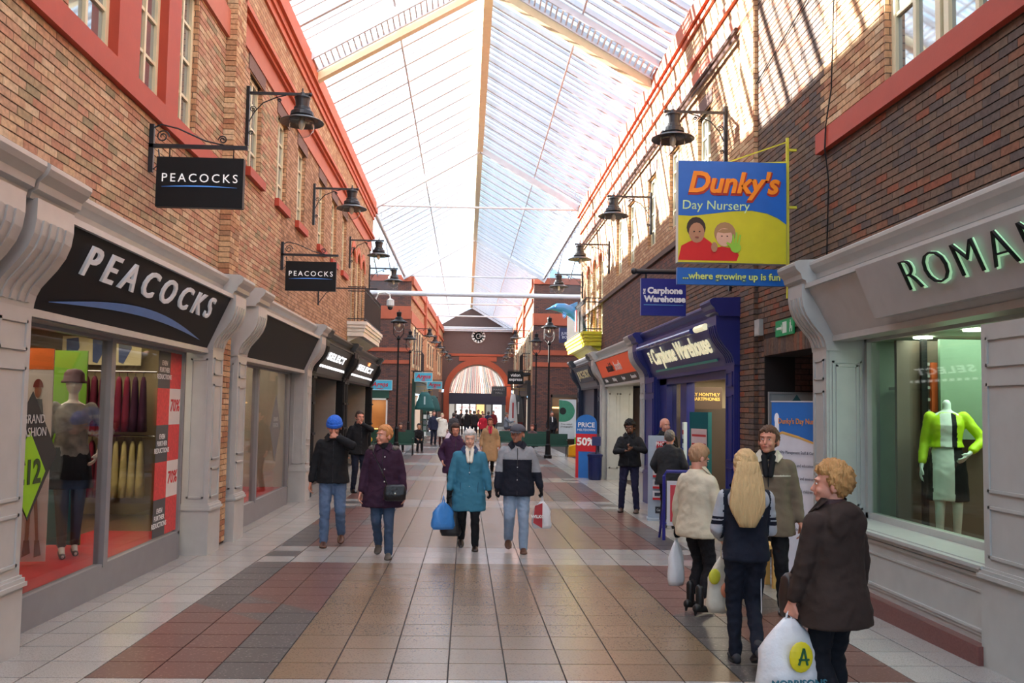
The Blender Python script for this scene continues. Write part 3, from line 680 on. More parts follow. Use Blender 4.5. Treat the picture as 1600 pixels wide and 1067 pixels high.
# ------------------------------------------------------------------ left: the black-signed fashion shop (two bays)
def leftbay(label, ya, yb, piers, fa, fb, win, mullions, zsill, txt, cat='shop'):
    root = thing('shopfront', label, cat, (XL, ya, fz(ya)))
    for a, b, jamb in piers: pier(-1, a, b, WHITE, root, jamb=jamb); corbel(-1, a-.02, b+.02, WHITE, root)
    cornice(-1, [(fa, fb, .42)]+[(a-.07, b+.07, .6) for a, b, j in piers], WHITE, root)
    fascia(-1, fa, fb, BLACK, root, WHITE)
    wa, wb = win
    MB().box((dx(-1, -.3), wa, fz(wb)-.05), (dx(-1, -.03), wb, zsill)).build('stall_riser', GREYP, root, world=True)
    fr = MB(); fr.box((dx(-1, -.12), wa, zsill), (dx(-1, -.03), wb, zsill+.03)); fr.box((dx(-1, -.12), wa, 2.33), (dx(-1, -.03), wb, 2.42)); fr.box((dx(-1, -.3), wa, 2.36), (dx(-1, .15), wb, 2.42))
    fr.box((dx(-1, -.12), wb-.07, zsill), (dx(-1, -.03), wb, 2.35)); fr.box((dx(-1, -.12), wa, zsill), (dx(-1, -.03), wa+.07, 2.35))
    for m_ in mullions: fr.box((dx(-1, -.12), m_-.05, zsill), (dx(-1, -.02), m_+.05, 2.35))
    fr.build('window_frame', GREYP, root, world=True)
    e = [wa]+list(mullions)+[wb]
    for a, b in zip(e[:-1], e[1:]): MB().box((dx(-1, -.075), a, zsill+.02), (dx(-1, -.065), b, 2.34)).build('pane', GLASS, root, world=True)
    return root
CRM = c8(196, 182, 150, .7); RED = c8(188, 28, 30, .45); DKW = c8(120, 100, 66, .4)
sA = leftbay('white pilastered shopfront with black fascia lettered in silver over a blue swoosh', 6.0, 12, [(6.12, 6.65, True), (11.36, 11.85, True)], 6.65, 11.36, (6.65, 11.12), (8.85,), .14, 1)
LET = c8(216, 218, 222, .3, emit=.12); SWO = c8(96, 136, 204, .4)  # faint glow put into the silver letters to brighten them
lt = text('sign_lettering', 'PEACOCKS', .36, LET, sA, (0, 0, 0), spacing=1.55, ext=.012, off=.004)
def put(o, side, y, z, root, off=.02, tilt=FT):
    p = Vector(fpt(side, y, z, off))-root.location; o.location = p; o.rotation_euler = rot_side(side, tilt)
put(lt, -1, 8.98, 2.86, sA)
bb = [v.co.x for v in lt.data.vertices]; k = 3.55/(max(bb)-min(bb)); lt.data.transform(Matrix.Diagonal((k, 1, 1, 1)))
def swoosh(parent, w, h, m, arch=.1):
    mb = MB(); n = 16; up = [(-w/2+w*i/n, arch*math.sin(PI*i/n)+h*math.sin(PI*i/n)) for i in range(n+1)]; lo = [(-w/2+w*i/n, arch*math.sin(PI*i/n)*.9) for i in range(n+1)]
    mb.prism([(x, y, 0) for x, y in up]+[(x, y, 0) for x, y in lo[::-1][1:-1]], (0, 0, .008)); return mb.build('swoosh', m, parent)
sw = swoosh(sA, 3.9, .075, SWO, .1); put(sw, -1, 8.9, 2.50, sA)
BGE = c8(150, 134, 96, .7)
interior(-1, 6.7, 12.9, 3.1, .14, BGE, c8(110, 84, 56, .3), BGE, BGE, sA)
MB().box((-3.56, 6.7, .14), (-4.5, 11.05, .17)).build('red_display_floor', RED, sA, world=True)
# display pieces inside
def board(name, label, cat, a, b, za, zb, m, t=.02, group=None):   # upright flat panel between two plan points
    r = Vector((b[0]-a[0], b[1]-a[1], 0)); L = r.length; o = thing(name, label, cat, (a[0], a[1], za), math.atan2(r.y, r.x), group)
    MB().box((0, -t/2, 0), (L, t/2, zb-za)).build('panel', m, o); return o, L, zb-za
def decal(parent, L, H, polys, y=-.012, name='print'):   # flat printed shapes on a board, in fractions of its size
    for i, (pts, m) in enumerate(polys):
        MB().prism([(p[0]*L, y-.0015*i, p[1]*H) for p in pts], (0, -.001, 0)).build(name, m, parent)
def circ(cx_, cy_, rx, ry, n=16, a0=0, a1=2*PI): return [(cx_+rx*math.cos(a0+(a1-a0)*k/n), cy_+ry*math.sin(a0+(a1-a0)*k/n)) for k in range(n+(0 if abs(a1-a0-2*PI) < .01 else 1))]
SKIN = c8(206, 152, 122, .55)
po, L, H = board('fashion_poster', 'tall white poster of a long-legged woman in patterned top in the left shop window', 'poster', (-4.34, 8.7), (-4.0, 8.75), .2, 2.24, c8(214, 204, 196, .5))
LEG = c8(150, 96, 72, .5); DK = c8(58, 58, 66, .6)
decal(po, L, H, [([(0, .9), (1, .9), (1, 1), (0, 1)], c8(222, 110, 40, .5)), (circ(.62, .8, .09, .035), LEG), (circ(.62, .815, .13, .04, 16, 0, PI), c8(120, 40, 34)),
    ([(.5, .76), (.74, .76), (.84, .6), (.78, .5), (.72, .42), (.52, .42), (.46, .52), (.42, .62)], DK), ([(.5, .43), (.74, .43), (.72, .34), (.5, .34)], c8(190, 184, 180)),
    ([(.5, .34), (.6, .34), (.56, .1), (.46, .1)], LEG), ([(.62, .34), (.72, .34), (.82, .1), (.74, .1)], LEG), ([(.44, .1), (.58, .1), (.62, .04), (.4, .02)], c8(120, 70, 50)), ([(.72, .1), (.84, .1), (.9, .03), (.72, .02)], c8(120, 70, 50))])
gp, L, H = board('green_display_panel', 'lime green display panel fading to teal behind the dressed mannequin', 'panel', (-4.46, 9.75), (-4.1, 9.75), .2, 2.28, c8(110, 160, 30, .5))
decal(gp, L, H, [([(0, 0), (1, 0), (1, .5), (0, .5)], c8(24, 96, 100, .5))])
pf, L, H = board('framed_jeans_picture', 'cream framed picture of three pairs of blue jeans above the clothes rails', 'picture', (-5.7, 12.7), (-4.6, 12.7), 2.25, 2.65, c8(208, 196, 150, .5))
decal(pf, L, H, [([(.05+.33*k, .9), (.2+.33*k, .95), (.22+.33*k, .6), (.12+.33*k, .05), (.06+.33*k, .1)], c8(66, 82, 120, .7)) for k in range(3)])
st = thing('fashion_price_sticker', 'black and lime diamond window sticker with a large number twelve', 'sticker', (dx(-1, -.055), 7.32, 1.29), PI/2)
MB().prism([(-.46, 0, 0), (0, 0, -.52), (.46, 0, 0), (0, 0, .52)], (0, -.004, 0)).build('panel', c8(36, 36, 38, .5), st)
MB().prism([(-.34, -.006, -.12), (-.02, -.006, -.49), (.26, -.006, -.14), (-.03, -.006, .2)], (0, -.002, 0)).build('lime_panel', c8(140, 196, 20, .5), st)
text('sticker_text', '£12', .27, c8(40, 60, 16), st, (-.03, -.012, -.14), ext=.001, off=.008)
text('sticker_text', 'GRAND\nFASHION', .105, c8(200, 200, 200), st, (.02, -.012, .24), ext=.001)
SR, SG, SW_ = mat('red_leaf_print', srgb(206, 62, 62), .5, var=.45, scale=24), c8(74, 74, 76, .5), c8(214, 208, 204, .5)
ps = thing('sale_poster_strip', 'checkerboard window poster strip of red, grey and white squares announcing reductions', 'poster', (dx(-1, -.055), 10.22, .2), PI/2)
for c in range(2):
    for r_ in range(5):
        m = (SG if r_ % 2 == 0 else SR) if c == 0 else (SR if r_ % 2 == 0 else SW_)
        MB().box((c*.4, -.004, r_*.425), (c*.4+.4, 0, r_*.425+.425)).build('poster_square', m, ps)
        if c == 0 and r_ % 2 == 0: text('poster_text', 'EVEN\nFURTHER\nREDUCTIONS', .08, c8(230, 230, 230), ps, (.2, -.006, r_*.425+.21), ext=.001, off=.001)
        if c == 1 and r_ % 2 == 1: text('poster_text', '70%', .2, c8(200, 40, 44), ps, (.6, -.006, r_*.425+.22), ext=.001, off=.004, shear=.15)
for i in range(16):                                       # garments on the two rails
    hi = i >= 8; x = -5.2+(i % 8)*.11; y = 12.35; z = 2.08 if hi else 1.2
    m = [cloth(84, 22, 40), cloth(110, 24, 44), cloth(60, 24, 44), cloth(176, 164, 110)][(i % 8)//3 if hi else (1 if i % 8 < 4 else 3)]
    g = thing('hanging_garment', None, 'clothes', (x, y, z), PI/2+.3, 'garments on the upper rail' if hi else 'garments on the lower rail')
    g['label'] = 'dark wine garment hanging on the upper clothes rail' if hi else ('deep pink dress hanging on the lower rail' if i % 8 < 4 else 'pale yellow dress hanging on the lower rail')
    g['label'] = '%s garment from the left on the %s clothes rail, %s' % (['first', 'second', 'third', 'fourth', 'fifth', 'sixth', 'seventh', 'eighth'][i % 8], 'upper' if hi else 'lower', 'wine coloured' if hi else ('deep pink' if i % 8 < 4 else 'pale yellow'))
    if not hi: g['group'] = 'pink dresses on the lower rail' if i % 8 < 4 else 'yellow dresses on the lower rail'
    mb = MB(); n = 8; H_ = .75
    rings = [[Vector(((w/2)*math.cos(2*PI*k/n), t*math.sin(2*PI*k/n)*(1+.3*math.sin(k*3)), zz)) for k in range(n)] for w, t, zz in ((.1, .02, 0), (.42, .035, -.06), (.4, .05, -.3), (.46, .06, -.55), (.5, .07, -H_))]
    mb.loft(rings).build('cloth', m, g, smooth=True); MB().tube([(0, 0, 0), (0, 0, .05), (.02, 0, .07)], .004, 5).build('hanger_hook', IRON, g)
for i, z in enumerate((2.08, 1.2)):
    r = thing('clothes_rail', ['upper chrome clothes rail on the back wall', 'lower chrome clothes rail on the back wall'][i], 'rail', (-5.3, 12.35, z+.07)); MB().tube([(0, 0, 0), (1.05, 0, 0)], .014).build('tube', c8(180, 180, 180, .2, metal=.9), r)
area('shop_light_a', (-4.7, 10, 2.7), 1.6, 4.6, 75, (1, .86, .66))
# second bay
sB = leftbay('white pilastered shopfront with a blank black fascia beyond the brick strip', 12.6, 18.6, [(12.6, 13.1, True), (18.1, 18.62, True)], 13.1, 18.1, (13.1, 17.7), (15.0,), .1, 0)
interior(-1, 13.15, 17.6, 2.4, .12, c8(190, 182, 160, .7), RED, c8(176, 168, 150, .7), CRM, sB)
d2 = thing('diamond_sticker', 'faded grey diamond window sticker in the further shop window', 'sticker', (dx(-1, -.06), 16.55, 1.3), PI/2)
MB().prism([(-.45, 0, 0), (0, 0, -.62), (.45, 0, 0), (0, 0, .62)], (0, -.004, 0)).build('panel', c8(110, 110, 112, .5), d2); text('sticker_text', 'GRAND\nFASHION', .11, c8(180, 180, 180), d2, (0, -.008, .1), ext=.001)
cur = thing('window_curtain', 'pale cream pleated curtain hanging behind the further shop window', 'curtain', (-4.3, 15.1, .15)); mb = MB(); n = 30
mb.loft([[Vector((.03*math.sin(i*2.1), i*.075, z)) for i in range(n)]+[Vector((.02+.03*math.sin(i*2.1), i*.075, z)) for i in range(n)[::-1]] for z in (0, 2.4)]).build('cloth', c8(206, 196, 166, .8), cur)
area('shop_light_b', (-4.5, 15.4, 2.7), 1.4, 3.6, 55, (1, .9, .72))
# nearest unit, cut by the frame
sZ = thing('shopfront', 'white pilastered shopfront nearest the camera, cut by the frame edge', 'shop', (XL, .5, 0))
pier(-1, 5.42, 5.92, WHITE, sZ); corbel(-1, 5.4, 5.94, WHITE, sZ); cornice(-1, [(.5, 5.4, .42), (5.33, 6.0, .6)], WHITE, sZ); fascia(-1, .5, 5.42, c8(70, 20, 40), sZ, WHITE)
MB().box((dx(-1, -.2), .5, -.1), (dx(-1, -.05), 5.4, .35)).build('stall_riser', GREYP, sZ, world=True); MB().box((dx(-1, -.1), .5, .35), (dx(-1, -.08), 5.4, 2.42)).build('pane', GLASS, sZ, world=True)
interior(-1, .5, 5.4, 2.2, .2, CRM, DKW, CRM, CRM, sZ); area('shop_light_z', (-4.4, 3, 2.7), 1.4, 3, 100)
# two black shopfronts beyond
SIGNW = mat('lit_sign_white', (.95, .95, 1), .5, emit=1.6)
def blackbay(ya, yb, label, red):
    root = thing('shopfront', label, 'shop', (XL, ya, fz(ya)))
    for a, b in ((ya, ya+.36), (yb-.36, yb)):
        mb = MB().box((dx(-1, -.1), a, -.3), (dx(-1, .2), b, 2.42)); p = mb.build('pier', BLACK, root, world=True)
        for k in range(4): MB().box((dx(-1, .2), a+.03+k*.085, .25), (dx(-1, .225), a+.075+k*.085, 2.3)).build('flute', BLACK, p, world=True)
        f = MB()
        for z in (.2, 1.1, 1.75, 2.3): f.box((dx(-1, -.1), a-.02, z), (dx(-1, .25), b+.02, z+.05))
        tag(f.build('collar', BLACK, p, world=True), kind='stuff'); corbel(-1, a-.02, b+.02, BLACK, root)
    cornice(-1, [(ya, yb, .45), (ya-.05, ya+.42, .6), (yb-.42, yb+.05, .6)], c8(40, 38, 36, .4), root)
    fascia(-1, ya+.36, yb-.36, c8(58, 56, 52, .35), root, BLACK)
    L = yb-ya-.8; yc_ = (ya+yb)/2
    for i in range(12):
        y = yc_-L*.42+i*L*.84/11; p = fpt(-1, y, 2.6, .02); MB().box((p[0], p[1]-L*.022, p[2]-.03), (p[0]+.01, p[1]+L*.022, p[2]+.03)).build('sign_light', SIGNW, root, world=True)
    t = text('sign_lettering', 'SELECT', .24, SIGNW, root, (0, 0, 0), spacing=1.25, off=.008); put(t, -1, yc_, 2.83, root)
    bb = [v.co.x for v in t.data.vertices]; k = L*.62/(max(bb)-min(bb)); t.data.transform(Matrix.Diagonal((k, 1, 1, 1)))
    if red:
        t = text('sign_lettering', 'OPEN', .14, mat('lit_sign_red', (1, .25, .08), .5, emit=2.2), root, (0, 0, 0), spacing=1.3, off=.004); put(t, -1, yc_+.3, 3.0, root)
    # door recess: side panels and dark opening
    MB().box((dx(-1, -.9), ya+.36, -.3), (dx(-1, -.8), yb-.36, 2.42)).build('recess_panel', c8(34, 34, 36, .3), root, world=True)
    MB().box((dx(-1, -.8), yb-.5, -.3), (dx(-1, .02), yb-.36, 2.42)).build('side_panel', c8(150, 144, 134, .4), root, world=True)
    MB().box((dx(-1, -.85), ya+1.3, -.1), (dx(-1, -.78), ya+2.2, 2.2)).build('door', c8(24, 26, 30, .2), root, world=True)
    MB().box((dx(-1, -.9), ya, 2.42), (dx(-1, .1), yb, 2.46)).build('soffit', BLACK, root, world=True)
    return root
sC = blackbay(18.75, 23.9, 'black fluted shopfront with a white lit sign beside the white pilasters', False)
sD = blackbay(24.0, 30.7, 'black fluted corner shopfront with small orange lit words over its white sign', True)
# ------------------------------------------------------------------ right: grey-white fashion shop
sR = thing('shopfront', 'pale grey pilastered shopfront with thin black capitals outlined in green', 'shop', (XR, 9.5, fz(9.5)))
WR = WHITE_W; RC = .58
pier(1, 9.35, 9.72, WR, sR, cap=RC, back=-.35); corbel(1, 9.33, 9.74, WR, sR)
pier(1, 4.9, 6.49, WR, sR, cap=RC, back=-.35, jamb=False)
jm = MB(); jm.box((dx(1, .2), 9.342, .64), (dx(1, -.3), 9.349, 2.62)); frame_jamb(jm, 1, 9.345, 1, -.15, .17, .72, 2.3); frame_jamb(jm, 1, 9.345, 1, -.11, .13, .76, 2.26); jm.build('jamb_panel', WR, sR, world=True)
cornice(1, [(2, 9.4, .44), (9.27, 9.8, .6)], WR, sR)
fascia(1, 2, 9.35, c8(180, 181, 181, .35), sR, WR, zb=2.56)
sgn = MB(); sgn.prism([fpt(1, 8.05, 2.62, .0), fpt(1, 8.05, 2.62, .07), fpt(1, 8.05, 3.08, .05), fpt(1, 8.05, 3.08, 0)], (0, -5.5, 0)); sgn.build('sign_board', c8(176, 177, 177, .3), sR, world=True)
rg = text('sign_outline', 'ROMAN', .40, mat('green_edge_light', (.5, .95, .55), .4, emit=.35), sR, (0, 0, 0), spacing=1.25, ext=.004, off=-.003); put(rg, 1, 6.26, 2.87, sR, .082)
rl = text('sign_lettering', 'ROMAN', .40, BLACK, sR, (0, 0, 0), spacing=1.25, ext=.012, off=-.011); put(rl, 1, 6.265, 2.874, sR, .095)
for o_ in (rg, rl):
    bb = [v.co.x for v in o_.data.vertices]; k = 1.86/(max(bb)-min(bb)); o_.data.transform(Matrix.Diagonal((k, 1, 1, 1)))
rs = MB(); rs.box((dx(1, -.3), 6.49, -.2), (dx(1, .2), 9.35, .6)); rs.build('stall_riser', WR, sR, world=True)
rm = MB()
for z, d, h in ((.60, .26, .03), (.57, .24, .03), (.53, .22, .025), (.13, .22, .02), (.10, .21, .03), (.42, .21, .02)): rm.box((dx(1, -.2), 6.49, z), (dx(1, d), 9.36, z+h))
rm.box((dx(1, -.28), 6.49, .6), (dx(1, .2), 9.35, .64)); rm.build('riser_moulding', WR, sR, world=True)
MB().box((dx(1, 0), 6.49, -.3), (dx(1, .29), 9.36, .045)).build('granite_plinth', c8(116, 72, 68, .25, bump=.05, scale=60, var=.3), sR, world=True)
wf = MB(); wf.box((dx(1, -.28), 6.4, .64), (dx(1, -.18), 9.35, .7)); wf.box((dx(1, -.28), 6.4, 2.5), (dx(1, -.18), 9.35, 2.6)); wf.box((dx(1, -.28), 9.28, .64), (dx(1, -.18), 9.35, 2.6)); wf.box((dx(1, -.28), 6.4, 2.54), (dx(1, .15), 9.35, 2.6)); wf.build('window_frame', WR, sR, world=True)
MB().box((dx(1, -.225), 6.4, .68), (dx(1, -.235), 9.3, 2.52)).build('pane', GLASS_G, sR, world=True)
GRN = c8(176, 196, 176, .6)
for q in (((4.3, 9.55, .3), (6.8, 9.6, 2.7)), ((6.8, 4.5, .3), (6.85, 9.6, 2.7)), ((4.3, 4.5, .3), (6.8, 4.55, 2.7))): MB().box(*q).build('side_panel', GRN, sR, world=True)
MB().box((4.42, 8.95, .42), (6.7, 9.0, 2.5)).build('partition_panel', c8(98, 82, 72, .6), sR, world=True); MB().box((4.74, 8.7, 1.5), (5.3, 8.74, 2.5)).build('fitting_panel', c8(116, 140, 118, .5), sR, world=True)
MB().box((4.28, 4.5, .3), (6.85, 9.6, .42)).build('display_floor', c8(150, 44, 30, .5), sR, world=True); MB().box((4.28, 4.5, 2.53), (6.85, 9.6, 2.6)).build('ceiling_panel', c8(196, 206, 196, .6), sR, world=True)
MB().box((4.6, 9.1, 2.0), (4.7, 9.5, 2.03)).build('shelf', WR, sR, world=True)
for p in ((4.62, 8.8, 2.51), (4.62, 7.9, 2.51), (5.4, 7.9, 2.51)): MB().lathe([(.09, 0), (.09, .015)], p).build('ceiling_light', LAMP, sR, world=True)
area('shop_light_r', (5.1, 8, 2.5), 1.2, 2.2, 50, (.93, 1, .9))
rs2 = thing('display_rail', 'black pegged display rail hung with orange cloth behind the headless mannequin', 'rail', (4.66, 8.85, .42)); MB().box((-.03, 0, 0), (.03, .04, 2.1)).build('post', BLACK, rs2); pg = MB()
for k in range(12): pg.box((.03, .01, .5+k*.12), (.06, .03, .53+k*.12))
pg.build('peg', c8(170, 170, 170, .3), rs2); MB().box((.06, -.02, 1.35), (.12, .02, 1.85)).build('orange_cloth', c8(210, 90, 40), rs2)
# ------------------------------------------------------------------ right: navy phone shop
sP = thing('shopfront', 'deep blue corbelled shopfront with cream lettering over a teal line', 'shop', (XR, 12.7, fz(12.7)))
for a, b, c_ in ((12.62, 13.05, 12.6), (18.1, 19.0, 18.57)): pier(1, a, b, NAVY, sP); corbel(1, c_, b+.02, NAVY, sP)
cornice(1, [(13, 18.6, .44), (12.56, 13.12, .6), (18.5, 19.05, .6)], NAVY, sP); fascia(1, 13.05, 18.57, c8(38, 44, 124, .35), sP, NAVY)
CRS = mat('cream_sign_letters', srgb(250, 240, 200), .4, emit=.5)  # glow put into the cream colour so the letters look less dull
t = text('sign_lettering', 'Carphone Warehouse', .42, CRS, sP, (0, 0, 0), ext=.008, off=.006, spacing=1.0); put(t, 1, 15.65, 2.78, sP)
bb = [v.co.x for v in t.data.vertices]; k = 4.15/(max(bb)-min(bb)); t.data.transform(Matrix.Diagonal((k, 1.1, 1, 1)))
t = text('sign_lettering', 'THE', .13, CRS, sP, (0, 0, 0), ext=.01, off=.004); put(t, 1, 17.95, 2.8, sP); t.rotation_euler = (PI/2+FT, 0, -PI/2); t.data.transform(Matrix.Rotation(PI/2, 4, 'Z'))
u = MB().box((-2.2, -.02, 0), (2.2, .02, .01)).build('underline', c8(60, 170, 160, .4), sP); put(u, 1, 15.7, 2.53, sP)
MB().tube([(dx(1, .52), 13.9, 3.0), (dx(1, .52), 18.3, 3.0)], .045, 10).build('lamp_tube', c8(60, 70, 150, .2), sP, world=True); MB().tube([(dx(1, .52), 13.1, 3.0), (dx(1, .52), 13.65, 3.0)], .05, 10).build('lamp_end', CRS, sP, world=True)
MB().box((dx(1, -2.4), 13.05, -.3), (dx(1, -2.3), 18.1, 2.6)).build('back_panel', c8(176, 158, 130, .6), sP, world=True)
MB().box((dx(1, -2.4), 13.05, 2.42), (dx(1, .15), 18.1, 2.48)).build('soffit', c8(60, 52, 48, .5), sP, world=True)
MB().box((dx(1, -2.3), 18.05, -.3), (dx(1, 0), 18.1, 2.45)).build('side_panel', c8(190, 176, 150, .6), sP, world=True)
MB().box((dx(1, -2.3), 13.0, -.3), (dx(1, -.1), 13.06, 2.45)).build('side_panel', NAVY, sP, world=True)
fr = MB(); fr.box((dx(1, -.1), 17.5, -.25), (dx(1, .1), 18.1, 2.42)); fr.box((dx(1, -.1), 16.1, -.25), (dx(1, .05), 16.55, 2.42)); fr.box((dx(1, -.1), 13.05, 2.25), (dx(1, .1), 18.1, 2.42)); fr.build('door_frame', NAVY, sP, world=True)
MB().box((dx(1, -.02), 16.55, -.2), (dx(1, -.03), 17.5, 2.25)).build('pane', GLASS, sP, world=True)
area('shop_light_p', (5.2, 15.6, 2.38), 1.6, 3, 110, (1, .85, .6)); downlights(sP, [(4.6, 14.0, 2.4), (4.9, 15.3, 2.4), (5.4, 14.4, 2.4)], .06)
pb2, L, H = board('smartphone_poster', 'dark brown poster with gold capitals hanging inside the blue shop', 'poster', (4.24, 16.9), (4.92, 16.9), 1.78, 2.2, c8(60, 42, 30, .5)); text('poster_text', 'PAY MONTHLY\nSMARTPHONES', .085, c8(214, 176, 90), pb2, (L/2, -.015, H/2+.02), ext=.001, off=.002)
tl_, L, H = board('teal_display_stand', 'teal display stand with a pale notice inside the blue shop', 'stand', (4.0, 15.62), (4.2, 15.15), -.22, 1.72, c8(16, 96, 104, .4), .08); decal(tl_, L, H, [([(.1, .6), (.95, .6), (.95, .85), (.1, .85)], c8(210, 190, 190)), ([(.15, .78), (.9, .78), (.9, .8), (.15, .8)], c8(190, 60, 60)), ([(.15, .7), (.9, .7), (.9, .72), (.15, .72)], c8(190, 60, 60))], -.045)
al_ = thing('security_gate', 'slim white post with coloured squares at the blue shop doorway', 'post', (3.96, 15.95, fz(16))); MB().box((-.03, -.06, 0), (.03, .06, 1.75)).build('panel', c8(200, 216, 220, .4), al_)
for k in range(9): MB().box((-.034, -.04, .25+k*.16), (-.03, .04, .33+k*.16)).build('square', [c8(40, 70, 150), c8(30, 34, 50), c8(170, 50, 50)][k % 3], al_)
dr = thing('accessory_display', 'dark wall display of boxed accessories behind the teal stand', 'shelf', (4.5, 17.75, -.2), -PI/2); MB().box((0, 0, 0), (.2, 1.2, 2.0)).build('back_panel', c8(60, 50, 44), dr)
for i in range(5):
    for j in range(7): MB().box((-.05, .08+i*.22, .15+j*.26), (0, .2+i*.22, .32+j*.26)).build('box', [c8(150, 130, 110), c8(90, 80, 76), c8(170, 150, 120)][(i*j) % 3], dr)
# ------------------------------------------------------------------ right: orange-signed booth and the dark corner shop
sM = thing('shopfront', 'white pilastered shopfront with a bright orange fascia', 'shop', (XR, 19.1, fz(20)))
for a, b in ((19.1, 19.55), (25.0, 25.45)): pier(1, a, b, WHITE_W, sM); corbel(1, a-.02, b+.02, WHITE_W, sM)
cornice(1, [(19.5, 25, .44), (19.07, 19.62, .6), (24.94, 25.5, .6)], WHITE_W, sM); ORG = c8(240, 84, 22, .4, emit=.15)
fascia(1, 19.55, 25.0, c8(30, 28, 28, .4), sM, WHITE_W)
ob = MB().prism([fpt(1, 19.7, 2.62, 0), fpt(1, 19.7, 2.62, .02), fpt(1, 19.7, 3.06, .02), fpt(1, 19.7, 3.06, 0)], (0, 5.1, 0)).build('orange_panel', ORG, sM, world=True)
t = text('sign_lettering', 'mobile', .34, c8(40, 30, 34), sM, (0, 0, 0), off=.004, sx=1.1); put(t, 1, 22.95, 2.82, sM, .03)
t = text('sign_lettering', 'booth', .34, c8(250, 244, 240), sM, (0, 0, 0), off=.004, sx=1.1); put(t, 1, 21.75, 2.82, sM, .03)
for i, w in enumerate(('Mobiles', 'Unlocking', 'Repairs', 'Accessories')): t = text('sign_text', w, .13, c8(240, 240, 240), sM, (0, 0, 0), off=.001); put(t, 1, 24.3-i*1.3, 2.52, sM, .02)
MB().box((dx(1, -1.6), 19.5, -.3), (dx(1, -1.5), 25, 2.6)).build('back_panel', c8(170, 160, 146, .6), sM, world=True); MB().box((dx(1, -1.6), 19.5, 2.42), (dx(1, .1), 25, 2.46)).build('soffit', WHITE_W, sM, world=True)
MB().box((dx(1, -.62), 24.85, -.25), (dx(1, .1), 24.98, 2.42)).build('side_panel', WHITE_W, sM, world=True); MB().box((dx(1, -1.5), 22.3, -.3), (dx(1, -.5), 22.36, 2.45)).build('side_panel', WHITE_W, sM, world=True)
f = MB(); frame_jamb(f, 1, 24.85, 1, -.55, -.25, .1, 2.2, .04); frame_jamb(f, 1, 24.85, 1, -.2, .05, .1, 2.2, .04); f.build('panel_moulding', WHITE_W, sM, world=True)
area('shop_light_m', (4.9, 22, 2.4), 1, 4, 80, (1, .9, .7))
sd_ = thing('shelving_unit', 'open shelves of small boxes just inside the orange-signed shop', 'shelf', (4.6, 20.0, -.2))
MB().box((.3, 0, 0), (.35, 2.0, 2.2)).build('back_panel', c8(120, 90, 60), sd_)
for j in range(7): MB().box((0, 0, .2+j*.3), (.3, 2.0, .22+j*.3)).build('shelf', c8(200, 180, 140), sd_)
for j in range(7):
    for i in range(6): MB().box((.05, .1+i*.31, .22+j*.3), (.25, .3+i*.31, .22+j*.3+.12+.08*((i+j) % 2))).build('box', [c8(190, 60, 40), c8(210, 190, 150), c8(60, 70, 110)][(i+2*j) % 3], sd_)
sK = thing('shopfront', 'dark navy corner shopfront with a small sign panel on grey', 'shop', (XR, 25.6, fz(25)))
for a, b in ((25.55, 25.9), (30.2, 30.6)): pier(1, a, b, c8(28, 32, 58, .3), sK); corbel(1, a-.02, b+.02, c8(40, 44, 60, .3), sK)
cornice(1, [(25.8, 30.3, .44), (25.52, 25.97, .6), (30.1, 30.66, .6)], c8(62, 64, 72, .4), sK); fascia(1, 25.9, 30.2, c8(112, 116, 126, .4), sK, c8(62, 64, 72, .4))
MB().prism([fpt(1, 26.4, 2.6, 0), fpt(1, 26.4, 2.6, .03), fpt(1, 26.4, 3.04, .03), fpt(1, 26.4, 3.04, 0)], (0, 3.3, 0)).build('sign_panel', c8(34, 44, 74, .4), sK, world=True)
t = text('sign_lettering', 'JUICE·BOX', .34, c8(236, 226, 180), sK, (0, 0, 0), off=.01, sx=1.6); put(t, 1, 28.0, 2.82, sK, .05)
MB().box((dx(1, -1.3), 25.6, -.3), (dx(1, -1.2), 30.2, 2.6)).build('back_panel', c8(168, 160, 150, .6), sK, world=True); MB().box((dx(1, -.02), 27.5, -.25), (dx(1, .1), 30.2, 2.42)).build('side_panel', c8(28, 32, 58, .3), sK, world=True)
MB().box((dx(1, -1.3), 25.6, 2.42), (dx(1, .1), 30.2, 2.46)).build('soffit', c8(50, 50, 60), sK, world=True)
# ------------------------------------------------------------------ hanging signs
def scroll(mb, c, r, turns, axis, n=22, w=.008, flip=1):
    pts = []
    for i in range(n+1):
        t = i/n; a = t*turns*2*PI; rr = r*(1-.75*t); pts.append(Vector((c[0]+flip*rr*math.cos(a), c[1], c[2]+rr*math.sin(a))))
    mb.tube(pts, w, 5)
def hangsign(y, label):
    o = thing('hanging_sign', label, 'sign', (-3.45, y, 4.3))
    b = MB(); b.box((0, -.02, -.1), (.05, .02, .42)); b.box((0, -.02, .165), (1.05, .02, .205)); b.tube([(.04, 0, .38), (.12, 0, .42), (.3, 0, .38), (.6, 0, .25), (.8, 0, .21)], .009, 5)
    scroll(b, (.14, 0, .29), .07, 1.6, 0); scroll(b, (.78, 0, .27), .045, 1.6, 0, flip=-1); b.tube([(.04, 0, -.08), (.12, 0, .0), (.1, 0, .15)], .008, 5); b.build('bracket', IRON, o)
    l = MB()
    for x in (.22, .9): l.tube([(x, 0, .17), (x, 0, .06)], .007, 5)
    l.build('hanger', IRON, o)
    MB().box((.1, -.04, -.48), (1.02, .04, .06)).build('board', BLACK, o); 
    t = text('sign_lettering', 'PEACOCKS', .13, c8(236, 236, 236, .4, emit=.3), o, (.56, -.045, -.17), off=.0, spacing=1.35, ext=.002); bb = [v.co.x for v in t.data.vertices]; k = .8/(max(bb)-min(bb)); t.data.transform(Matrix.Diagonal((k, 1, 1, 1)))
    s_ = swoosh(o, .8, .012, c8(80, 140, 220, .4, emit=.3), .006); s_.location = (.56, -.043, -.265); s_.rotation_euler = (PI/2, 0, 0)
    return o
